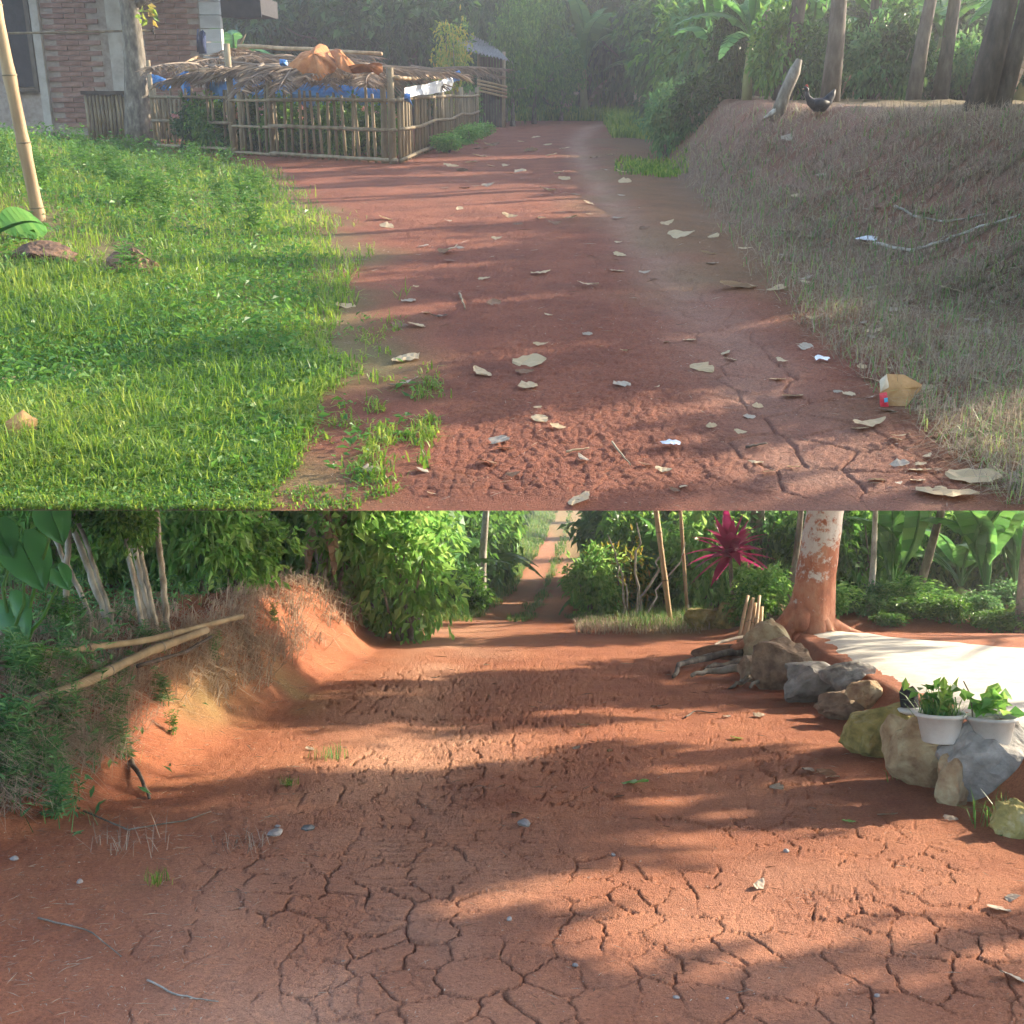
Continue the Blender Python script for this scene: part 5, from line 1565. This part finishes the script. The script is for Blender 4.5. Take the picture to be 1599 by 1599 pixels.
# ---- foliage behind the road and yard
def lower_thicket():
    g = random.Random(77)
    # banana plants
    for px, d, s, lb, sd, nl, tl in ((1392, 17.5, .95, 'banana plant with tall upright leaves right of the forked sapling', 31, 7, 62), (1540, 16.6, 1.0, 'banana plant with huge leaves standing behind the right of the sand', 32, 8, 55),
                                 (1585, 17.5, 1.0, 'banana plant at the right edge behind the sand', 33, 7, 58), (1500, 19, .9, 'banana plant with drooping leaves left of the huge leaved one', 34, 8, 25),
                                 (1330, 20, .9, 'banana plant behind the big red barked tree', 35, 7, 40), (1015, 21, .9, 'banana plant behind the bare bush', 36, 8, 45),
                                 (1085, 22, 1.0, 'banana plant behind the upright bamboo pole', 37, 8, 40), (700, 23, 1.0, 'banana plant with a pale broad leaf left of the far road', 38, 7, 50),
                                 (742, 27, 1.0, 'banana plant with arching leaves beside the far road', 39, 8, 20), (945, 21, .55, 'small banana plant with a yellowing leaf on the right verge', 40, 6, 10)):
        lo_banana(px, d, s, lb, sd, nl, 1, tl)
    k = 0
    # right side wall of leaves
    for px in range(930, 1700, 36):
        for d, w, h in ((20.5, 1.5, 1.6), (24, 2.0, 2.6), (29, 2.8, 3.6)):
            if px < 1000 and d < 21 or px < 985 and d < 27 or px < 965 and d > 27: continue
            lo_shrub(px + g.uniform(-16, 16), d + g.uniform(-1, 1), w, h * g.uniform(.8, 1.2), g.choice('tgfffg'), {20.5: 'low front shrub', 24: 'middle row shrub', 29: 'tall rear shrub'}[d] + ' of the right thicket, ' + near(px, LM_R), 'thicket right of the far road', seed=k); k += 1
    # low plants edging the yard
    for px in range(1300, 1660, 17):
        d = 15.2 + g.uniform(-.9, 1.6)
        lo_shrub(px, d, g.uniform(.4, .95), g.uniform(.18, .55), g.choice('tgf'), 'low leafy plant behind the sand, ' + near(px, LM_R).replace('behind', 'in front of'), 'low plants behind the yard', 'plant', 'low_plant', seed=k); k += 1
    for px, d, w, h, kd, lb in ((1195, 16.4, .9, .85, 'f', 'bright leafy plant right of the cordyline stem'), (1172, 16, .7, .6, 'g', 'leafy plant under the cordyline'), (1288, 15.6, .9, .5, 'f', 'fresh green plant right of the big tree foot'),
                                (930, 20, 1.2, 1.2, 'f', 'light green compound leaved shrub on the right verge of the far road'), (965, 20.5, 1.2, 1.5, 'y', 'yellow green shrub at the right of the far road')):
        lo_shrub(px, d, w, h, kd, lb, seed=k); k += 1
    # left of the far road
    for px, d, w, h, kd in ((700, 25, 1.9, 2.4, 'g'), (740, 28, 2.0, 2.6, 'f'), (752, 29, 1.8, 2.8, 'g'), (750, 33, 2.2, 3.2, 'f'), (660, 22, 1.6, 2.0, 't'), (720, 21, 1.2, .9, 'g'), (690, 20, 1.0, .8, 'd'),
                            (768, 40, 2.2, 3.6, 'd'), (772, 48, 2.8, 4.4, 'd'), (800, 66, 2.8, 4.5, 'd'), (972, 40, 2.2, 3.0, 'y'), (962, 32, 2.0, 2.6, 'f'), (976, 52, 3.0, 4.5, 'g'), (965, 66, 3.0, 4.5, 'd'), (640, 26, 2.2, 2.8, 'g'),
                            (760, 36, 2.4, 3.4, 'g'), (700, 33, 2.6, 3.4, 't')):
        lo_shrub(px, d, w, h, kd, ('left' if px < 860 else 'right') + ' verge shrub of the far road, ' + ('nearest group' if d < 24 else 'second group' if d < 30 else 'middle group' if d < 42 else 'farthest group'), 'shrubs along the far road', seed=k); k += 1
    for px, d, w, h, kd in ((835, 92, 5, 5, 'd'), (875, 100, 5.5, 5, 'g'), (925, 96, 5, 5.5, 'd'), (960, 88, 5, 6, 'd'), (790, 86, 5, 6, 'd')):
        lo_shrub(px, d, w, h, kd, 'tree like shrub closing the top of the far road', 'shrubs closing the far road', seed=k); k += 1
    # plateau at the left
    for px in range(-90, 660, 40):
        for d, w, h in ((12.2, 1.1, 1.2), (15.5, 1.6, 1.9), (20, 2.2, 2.7)):
            if px > 420 and d < 13: continue
            lo_shrub(px + g.uniform(-15, 15), d + g.uniform(-.6, .6), w, h * g.uniform(.8, 1.15), g.choice('fffff'), {12.2: 'low front shrub', 15.5: 'middle row shrub', 20: 'tall rear shrub'}[d] + ' on the left bank, ' + near(px, LM_L), 'thicket on the left bank', seed=k); k += 1
    # cut stems of a hedge, pale and knotted
    for i, (a, b, r, lb) in enumerate((((100, 986), (108, 797), .026, 'pale upright hedge stem at the far left'), ((180, 992), (104, 800), .027, 'pale hedge stem leaning left, longest of the left bundle'), ((162, 1000), (76, 818), .021, 'thin hedge stem crossing behind the upright one'),
                                       ((186, 990), (128, 830), .02, 'thin hedge stem at the right of the left bundle'), ((236, 984), (180, 797), .024, 'hedge stem at the left of the right bundle'), ((241, 984), (196, 797), .026, 'hedge stem in the middle of the right bundle'),
                                       ((228, 988), (200, 860), .02, 'short hedge stem behind the right bundle'), ((250, 970), (206, 797), .02, 'darker hedge stem at the right of the right bundle'), ((264, 915), (244, 797), .026, 'hedge stem standing alone right of the bundles'))):
        d = 8.6 + .12 * (i % 3)
        p0 = np.array(at(a[0], a[1], d, False)); p0[2] = min(p0[2], gz(hL, p0[0], d)) - .04
        p1 = np.array(at(b[0], b[1], d, False))
        p1 = p0 + (p1 - p0) * 1.35
        o = thing('hedge_stem', LO, Matrix.Translation(Vector(p0)), lb, 'stem')
        kk = np.linspace(0, 1, 24); rr = r * (1 - .2 * kk) * (1 + .12 * (np.arange(24) % 4 == 0))
        ob('stalk', mk('stalk', [tube(curve((0, 0, 0), p1 - p0, 24, .008), rr, 8)], M['bark_pale'], True), o)
        ob('leaf_tuft', CR_G[i % 3], o, T(*(p1 - p0), 0, .28))
    # dead banana stems in clumps
    for i, (px, px1, d, r, lb) in enumerate(((342, 322, 13.2, .07, 'dead banana stem leaning left above the dry grass, outermost'), (372, 366, 13.6, .1, 'brown fibrous dead banana stem behind the fallen poles'), (505, 500, 14.6, .1, 'pale dead banana stem at the left of the big dead clump'),
                                              (522, 530, 14.9, .085, 'dead banana stem second from the left of the big clump'), (545, 546, 15, .06, 'thin dead stem in the big clump'), (562, 556, 14.8, .05, 'orange brown split stem in the big clump'), (590, 596, 15.2, .05, 'thin dead stem right of the orange brown one'),
                                              (632, 618, 15.5, .1, 'grey dead banana stem leaning left at the right of the clump'), (650, 655, 15.8, .075, 'pale dead banana stem at the right end of the clump'))):
        x = (px - 799.5) / F * d
        t = thing('dead_banana_stem', LO, T(x, d, gz(hL, x, d)), lb, 'dead plant')
        e = np.array([(px1 - px) / F * d * 1.6, 0, 1.35])
        ob('stalk', mk('stalk', [tube(curve((0, 0, -.06), e, 10, .05), np.linspace(r, r * .6, 10), 9, .35)], M['bark_pale' if i % 2 == 0 else 'rock_tan'], True), t)
        for q_ in range(4):
            ob('dry_leaf', BLD[q_ % 2], t, T(*(e * g.uniform(.5, .95)), g.random() * 6.3, g.uniform(.3, .5), 0, R(g.uniform(10, 40))))


lower_thicket()


# ---- taro at the left edge
def taro():
    half = [(.62, 0), (.45, .14), (.2, .3), (-.05, .38), (-.28, .36), (-.44, .25), (-.46, .12), (-.34, .03), (-.2, 0)]
    # left and right halves rise from a sunken midrib; rows of vertices follow the side veins
    V = []; Fq = []
    mid_ = [(.62, 0, 0), (.45, 0, .0), (.25, 0, .01), (.06, 0, .015), (-.06, 0, .015), (-.14, 0, .01), (-.18, 0, .01), (-.2, 0, 0), (-.2, 0, 0)]
    for sd in (1, -1):
        o_ = len(V)
        for (x_, y_), m_ in zip(half, mid_):
            V.append(m_); V.append(((x_ + m_[0]) / 2, sd * y_ / 2, .05 + .03 * (len(V) % 4 == 1))); V.append((x_, sd * y_, .02 - .05 * abs(y_) + .03 * math.sin(9 * x_)))
        for r_ in range(len(half) - 1):
            for c_ in range(2):
                a_ = o_ + r_ * 3 + c_; q4_ = [a_, a_ + 1, a_ + 4, a_ + 3]
                Fq.append(q4_ if sd > 0 else q4_[::-1])
    leaf = mk('leaf', [(np.array(V), np.array(Fq)), tube([(-.2, 0, .0), (.2, 0, .012), (.6, 0, .004)], [.018, .012, .003], 5)], leafmat('taro', [(.055, .2, .06), (.075, .25, .075)], .42, .3, .5), True)

    def hang(yaw, ro):
        tip = Vector((.45 + .3 * ro, -.25, -.75 + .2 * math.sin(yaw * 3))).normalized()
        nrm = Vector((.25 * math.sin(yaw * 5), -.8, .6)); side = nrm.cross(tip).normalized(); nrm = tip.cross(side)
        return Matrix((tip, side, nrm)).transposed().to_4x4()
    d = 6.9
    b = np.array(at(20, 1010, d, False)); b[2] = gz(hL, b[0], d)
    t = thing('taro_plant', LO, Matrix.Translation(Vector(b)), 'taro plant with large heart shaped leaves at the left edge', 'plant')
    for px, py, w, yaw, pt, ro in ((44, 872, 88, -.9, 55, .2), (84, 812, 66, -1.2, 60, -.3), (22, 962, 72, -.4, 48, .3), (4, 838, 60, -2.0, 40, 0), (96, 900, 40, -1.3, 50, 0)):
        p = np.array(at(px, py, d, False)) - b
        ob('leaf', leaf, t, Matrix.Translation(Vector(p)) @ hang(yaw, ro) @ Matrix.Diagonal((w * d / F * 1.15,) * 3 + (1,)))
        ob('petiole', mk('petiole', [tube(curve((0, 0, -.02), p, 6, .06), np.linspace(.014, .008, 6), 6)], M['leaf'], True), t)


taro()


# ---- fallen poles on the left bank
def pole_on(pts, r, mat, label, name='fallen_bamboo'):
    P = np.array([at(px, py, d, False) for px, py, d in pts]); c = P[0].copy()
    kk = np.linspace(0, 1, 20); q4 = np.linspace(0, 1, len(P))
    Q = np.stack([np.interp(kk, q4, P[:, i]) for i in range(3)], 1) - c
    rr = np.full(20, r) * (1 - .15 * kk); rr[[4, 9, 14]] *= 1.18
    t = thing(name, LO, Matrix.Translation(Vector(c)), label, 'pole')
    ob('culm', mk('culm', [tube(Q, rr, 9)], M[mat], True), t)
    for i in (4, 9, 14):
        ob('node_ring', mk('node_ring', [tube([Q[i] - (Q[-1] - Q[0]) * .003, Q[i] + (Q[-1] - Q[0]) * .003], r * 1.16, 9)], M['bark_grey'], True), t)


pole_on([(-60, 1040, 6.4), (60, 1022, 7.0), (230, 1000, 7.9), (378, 962, 9.2)], .026, 'bamboo_old', 'upper weathered bamboo pole lying along the top of the left bank')
pole_on([(-60, 1132, 6.0), (120, 1072, 6.7), (230, 1018, 7.7), (322, 984, 8.6)], .034, 'bamboo_old', 'lower thick grey pole lying across the left bank')
pole_on([(215, 1040, 7.3), (290, 1018, 8.0), (330, 994, 8.6)], .014, 'bark_dark', 'thin dark stick lying under the thick grey pole', 'fallen_stick')


# ---- grasses of the lower road
def lower_grasses():
    # dead straw hanging over the left bank
    def dn(px, py):
        top = ip(px, [(0, 1000), (300, 960), (450, 905), (600, 905), (700, 930)]); bot = ip(px, [(0, 1290), (150, 1210), (300, 1105), (420, 1075), (520, 1000), (600, 950), (700, 945)])
        m = sst(-25, 0, py - top) * (1 - sst(-40, 15, py - bot - 60 * fbm(px / 50., py / 50., 5)))
        return m * np.clip(.55 + 2.4 * fbm(px / 38., py / 30., 9), .05, 1)
    n = 52000
    px = rng.uniform(-40, 710, n); py = rng.uniform(880, 1300, n)
    k = rng.random(n) < dn(px, py)
    P = march_many(px[k], py[k], hL, False, 34., 200)
    L = .16 * (.4 + rng.random(len(P))) * (1 + P[:, 1] / 30)
    az = rng.normal(size=len(P)) * 1.1 - .5
    V, Fs = blades(P, L, .0055 * (P[:, 1] / 7), 1.3, 1.3, az=az)
    ob('bank_straw', mk('bank_straw', [(V, Fs)], M['straw']), None, None, LO, 'grey dead grass hanging over the crest of the left bank', 'grass', None, 'stuff')
    # green weeds at the left, on and above the bank
    def dg(px, py):
        m = np.exp(-((px - 60) / 105) ** 2) * sst(960, 1000, py) * (1 - sst(1180, 1330, py)) * np.clip(.4 + 3 * fbm(px / 30., py / 40., 19), 0, 1)
        return np.maximum(m, .9 * (py < ip(px, [(0, 1010), (300, 955), (420, 900), (560, 880)])) * (px < 430))
    n = 15000
    px = rng.uniform(-60, 480, n); py = rng.uniform(900, 1330, n)
    k = rng.random(n) < dg(px, py)
    P = march_many(px[k], py[k], hL, False, 34., 200)
    h = .12 + .25 * rng.random(len(P)) * vn(P[:, 0] * 3, P[:, 1] * 3, 3)
    P2 = P + np.stack([rng.normal(size=len(P)) * .03, rng.normal(size=len(P)) * .03, h * rng.random(len(P))], 1)
    az = rng.random(len(P)) * 6.3
    D = np.stack([np.cos(az), np.sin(az), .5 + .5 * rng.normal(size=len(P))], 1)
    V, Fq = leaves(P2, D, rng.normal(size=(len(P), 3)) * .5 + [0, -.2, 1], .055 + .04 * rng.random(len(P)), .016 + .01 * rng.random(len(P)))
    V2, F2 = blades(P[::3], .22 * (.5 + rng.random(len(P[::3]))), .006, .5, .7)
    ob('bank_weeds', mk('bank_weeds', [(V, Fq), (V2, F2)], M['leaf_teal']), None, None, LO, 'tangled green weeds on the left bank around the fallen poles', 'weeds', None, 'stuff')
    # sunny verge grass along the far road and behind the yard
    px = np.concatenate([rng.uniform(620, 1100, 40000), rng.uniform(790, 960, 9000)]); py = np.concatenate([rng.uniform(845, 985, 40000), rng.uniform(796, 850, 9000)])
    P = march_many(px, py, hL, False, 98., 190)
    fx = P[:, 0] - ip(P[:, 1], FAR); tr = np.minimum(np.abs(fx + .55), np.abs(fx - .4))
    n1 = fbm(P[:, 0] * 1.2, P[:, 1] * .6, 4)
    keep = (P[:, 1] > 15.4) & ((tr > .33 + n1 * .5) | (P[:, 1] < 18)) & ~((P[:, 1] < 18.3) & (P[:, 0] < 1.0 + n1)) & ((P[:, 1] > 17) | (P[:, 0] > 1.6 + n1 * 2))
    P = P[keep]
    out = sst(.5, 2.0, np.abs(fx[keep]))
    L = (.13 + .34 * out * rng.random(len(P))) * np.clip(P[:, 1] / 22, .8, 1.6)
    V, Fs = blades(P, L, .0075 * (P[:, 1] / 14), .6, .7)
    ob('far_verge_grass', mk('far_verge_grass', [(V, Fs)], M['grass_lo']), None, None, LO, 'sunlit grass along the verges of the far road', 'grass', None, 'stuff')
    # dry golden stubble in front of the right hand thicket
    px = rng.uniform(900, 1110, 6000); py = rng.uniform(955, 992, 6000)
    k = rng.random(6000) < np.exp(-((py - (985 - (px - 900) * .06)) / 11) ** 2)
    P = march_many(px[k], py[k], hL, False, 34., 200)
    V, Fs = blades(P, .2 * (.4 + rng.random(len(P))), .008, .8, .8)
    ob('verge_straw', mk('verge_straw', [(V, Fs)], M['straw']), None, None, LO, 'dry golden grass at the edge of the right verge', 'grass', None, 'stuff')
    for px, py, s, m, lb in ((1010, 948, 1.0, 't', 'large blue green grass clump on the right verge'), (985, 955, .8, 't', 'smaller grass clump left of the large one'), (384, 1325, .5, 's', 'dry yellow grass tuft on the road left of the grey pebble'),
                             (362, 1110, .35, 's', 'whitish dry tuft on the bare red bank'), (512, 1185, .28, 'w', 'small green tuft on the road edge below the bank'), (1436, 1222, .4, 'w', 'grass tuft at the foot of the tan edging stone'),
                             (1565, 1290, .45, 'w', 'grass tuft beside the yellowish stone at the lower right'), (450, 1228, .3, 'g', 'tiny green tuft on the left of the road'), (245, 1380, .3, 'g', 'tiny green sprout on the lower left of the road'),
                             (200, 1330, .7, 's', 'flattened heap of dry roots and straw on the lower left'), (330, 1085, .6, 's', 'dry straw tuft on the red face of the bank')):
        x, y, z = onL(px, py)
        ob('grass_tuft', TUFT[m], None, T(x, y, z - .005, px, s if y < 12 else s * 1.0), LO, lb, 'grass tuft')


lower_grasses()
g = random.Random(62)
for k in range(46):
    px = abs(g.gauss(0, 130)); py = g.uniform(985, 1250) - px * .25
    weed(LO, hL, px, py, g.uniform(.12, .3), g.choice('bbg'), 'tangled green weed on the shaded left bank near the fallen poles', False, 'weeds on the left bank')

# leafy weed plants on the left bank face
for k, (px, py, w, h, kd, lb) in enumerate(((190, 1190, .42, .34, 't', 'leafy weed at the foot of the bank below the thick pole'), (95, 1150, .5, .45, 't', 'weed clump on the bank under the poles, far left'), (270, 1150, .3, .2, 'g', 'small weed on the red bank face'),
                                            (85, 1280, .4, .4, 't', 'tall weed at the lower left edge of the road'), (40, 1090, .6, .5, 'd', 'dark weed clump at the left edge under the poles'), (205, 1185, .12, .1, 'f', 'tiny bright rosette at the foot of the bank'),
                                            (430, 975, .35, .25, 'g', 'green weed on the crest of the bank'), (20, 1200, .5, .45, 'd', 'shaded weed at the left edge'))):
    weed(LO, hL, px, py, h * .8, 'g' if kd == 'g' else 'b', lb, False)

# ---- litter on the lower road
LIT = [(990, 1225, 50, 'leaf', 'torn green leaf lying on the road'), (968, 1246, 24, 'dryleaf_brown', 'small dark brown leaf just below the green leaf'), (808, 1274, 20, 'dryleaf_brown', 'small brown leaf left of the white chip'),
       (1262, 1205, 34, 'dryleaf_grey', 'grey leaf in the leaf cluster on the right of the road, left one'), (1290, 1210, 30, 'dryleaf_brown', 'dark leaf in the leaf cluster on the right of the road'), (1300, 1218, 26, 'dryleaf_grey', 'small grey leaf at the lower end of the leaf cluster'),
       (1213, 1233, 24, 'dryleaf_grey', 'pale leaf left of the leaf cluster'), (1386, 1276, 30, 'dryleaf_grey', 'curled grey leaf on the right of the road'), (1325, 1286, 24, 'leaf', 'small green leaf left of the curled grey one'),
       (1268, 1266, 14, 'dryleaf_brown', 'tiny brown leaf below the leaf cluster'), (1186, 1386, 34, 'dryleaf_grey', 'curled grey leaf on the cracked road near the middle right'), (1580, 1408, 28, 'dryleaf_grey', 'upper pale leaf at the right edge of the road'),
       (1560, 1424, 34, 'dryleaf_grey', 'lower pale leaf at the right edge of the road'), (1580, 1532, 40, 'dryleaf_grey', 'whitish leaf in the lower right corner'), (1485, 1282, 26, 'dryleaf_grey', 'grey leaf near the foot of the edging'),
       (912, 1134, 22, 'dryleaf_brown', 'dark leaf below the bright sun patch'), (1030, 1105, 30, 'dryleaf_brown', 'long thin leaf on the road in front of the roots'), (900, 1171, 16, 'dryleaf_grey', 'small grey chip in the middle of the road'),
       (1135, 1121, 18, 'dryleaf_grey', 'small grey leaf on the right of the road'), (1186, 1120, 24, 'dryleaf_grey', 'flat pale leaf right of the small grey one'), (1150, 1155, 22, 'leaf', 'tiny green sprig with twig on the right of the road'),
       (484, 1172, 18, 'dryleaf_grey', 'pale leaf at the foot of the bank, left of two'), (534, 1170, 16, 'dryleaf_grey', 'pale leaf at the foot of the bank, right of two'), (680, 1060, 16, 'dryleaf_grey', 'pale leaf on the left track'), (760, 1040, 14, 'dryleaf_grey', 'pale leaf far up the middle of the road')]
DL['leaf'] = [dry_leaf_mesh(k * 5 + 2, 1, .5, .25, M['leaf_fresh']) for k in range(5)]
for px, py, w, m, lb in LIT:
    litter(LO, hL, px, py, w, m, lb, None, False, name='green_leaf' if m == 'leaf' else 'dry_leaf')
PEB = [(482, 1298, 24, 'rock_grey', 'angular grey pebble on the left of the road'), (430, 1308, 30, 'pebble', 'grey stick like stone left of the angular pebble'), (818, 1290, 26, 'pebble', 'flat white chip on the cracked road'),
       (434, 1292, 11, 'pebble', 'tiny white pebble above the stick like stone'), (795, 1442, 12, 'pebble', 'small pale pebble on the lower left of the cracked road'), (958, 1339, 10, 'pebble', 'tiny bluish pebble in a crack'), (1056, 1563, 11, 'pebble', 'tiny white pebble near the bottom'),
       (1136, 1567, 8, 'pebble', 'tiny white pebble at the bottom right of the other'), (1228, 1330, 12, 'pebble', 'small white pebble on the right of the road'), (898, 1511, 11, 'pebble', 'small pale pebble near the bottom middle'), (1370, 1558, 12, 'pebble', 'small pale stone in the shade at the lower right'),
       (125, 1380, 14, 'pebble', 'pale pebble on the lower left soil'), (22, 1345, 16, 'pebble', 'grey pebble at the lower left edge'), (952, 1174, 10, 'clod', 'small red clod on the road')]
for k, (px, py, w, m, lb) in enumerate(PEB):
    x, y, z = onL(px, py); s = y / F * w
    ob('pebble', rockmesh('pebble', M[m], 200 + k, s * .5, s * .36, s * .28, 8, 2, .04), None, T(x, y, z + s * .12, k), LO, lb, 'pebble')
for pts, r, m, lb in (([(205, 1195), (235, 1250)], .016, 'bark_grey', 'grey root stub sticking out of the foot of the bank'), ([(1070, 1122), (1085, 1112), (1120, 1116)], .008, 'bark_dark', 'thin dark twig on the road in front of the roots'),
                      ([(60, 1440), (140, 1462), (190, 1500)], .004, 'bark_grey', 'thin pale twig on the lower left soil'), ([(230, 1540), (275, 1560), (340, 1570)], .004, 'bark_grey', 'thin pale root near the bottom left'), ([(130, 1270), (200, 1300), (290, 1285), (330, 1270)], 0.005, 'bark_grey', 'pale dead root lying along the lower left bank foot')):
    stick(LO, hL, False, pts, r, m, lb, 'twig', 'twig', .008)


# ---- unseen trees added past the right edge so their crowns dapple the road
def dapple_trees():
    for i, (x, y, r, h, cz) in enumerate(((9.3, 6.2, 2.3, 4.4, 5.2), (9.9, 10.6, 1.6, 3.4, 5.6), (10.9, 15.0, 1.7, 3.6, 5.8), (9.0, 2.6, 2.2, 4.0, 4.6))):
        z = gz(hL, x, y)
        tree(LO, x, y, z, cz - .4, .16, (.1, 0), 'hole', 'unseen leafy tree added past the right edge to dapple the lower road', M['bark_grey'], r * 2, h, cz, 'trees added to dapple the lower road', seed=500 + i)


dapple_trees()


def debris(name, fr, hf, up, bx_, n, mat, label, dens):
    px = rng.uniform(bx_[0], bx_[2], n); py = bx_[1] + (bx_[3] - bx_[1]) * rng.random(n)
    k = rng.random(n) < dens(px, py)
    P = march_many(px[k], py[k], hf, up, 40., 220)
    n = len(P); az = rng.random(n) * 6.3
    P[:, 2] += .006
    D = np.stack([np.cos(az), np.sin(az), .12 * rng.normal(size=n)], 1)
    L = (.01 + .09 * rng.random(n) ** 3) * np.clip(P[:, 1] / 6, .8, 3)
    W = np.where(L > .02, .0028, L * .4) * np.clip(P[:, 1] / 6, .8, 3)
    V, Fq = leaves(P, D, np.array([[0, 0, 1.]]) + .25 * rng.normal(size=(n, 3)), L, W, .1, .05)
    if up:
        ok = clip_front(V, Fq, 4); V = V.reshape(-1, 4, 3)[ok].reshape(-1, 3); i = np.arange(ok.sum())[:, None] * 4
        Fq = [i + np.array([[0, 1, 3]]), i + np.array([[0, 3, 2]])]
    ob(name, mk(name, [(V, Fq)], M[mat]), None, None, fr, label, 'debris', None, 'stuff')


debris('lane_debris', UP, hU, True, (440, 200, 1600, 796), 5200, 'dryleaf_brown', 'crumbs of leaf, straw and twig strewn over the upper lane', lambda a, b: np.clip(.3 + 2 * fbm(a / 80., b / 40., 5) + .4 * (a > ip(b, [(200, 1000), (450, 1160), (797, 1420)])), 0, 1))
debris('lane_straw', UP, hU, True, (380, 230, 1600, 796), 3200, 'straw', 'pale bits of straw lying over the upper lane and its shoulders', lambda a, b: np.clip(.3 + 2 * fbm(a / 80., b / 40., 15) + .5 * (a > ip(b, [(200, 1000), (450, 1160), (797, 1420)])), 0, 1))
debris('road_debris', LO, hL, False, (0, 985, 1600, 1599), 6500, 'straw', 'pale bits of straw and rootlets strewn over the lower road', lambda a, b: np.clip(.12 + .9 * (a < ip(b, [(985, 620), (1200, 480), (1599, 330)])) + fbm(a / 70., b / 50., 25), 0, 1))
debris('road_crumbs', LO, hL, False, (0, 985, 1600, 1599), 1500, 'dryleaf_brown', 'dark crumbs of leaf strewn over the lower road', lambda a, b: np.clip(.35 + 1.5 * fbm(a / 70., b / 50., 29), 0, 1))


# ---- the hazy air of the warm morning
def haze():
    m = bpy.data.materials.new('haze'); m.use_nodes = True
    n = m.node_tree.nodes; n.remove(n['Principled BSDF'])
    v = n.new('ShaderNodeVolumePrincipled')
    v.inputs['Color'].default_value = (.86, .88, .92, 1)
    v.inputs['Density'].default_value = HAZE
    v.inputs['Anisotropy'].default_value = .55
    m.node_tree.links.new(v.outputs[0], n['Material Output'].inputs['Volume'])
    ob('haze', mk('haze', [box(-60, 60, -8, 125, -2.5, 62)], m), None, None, LO, 'thin bright haze in the air of the whole scene', 'haze', None, 'stuff')


HAZE = 0.0024
haze()
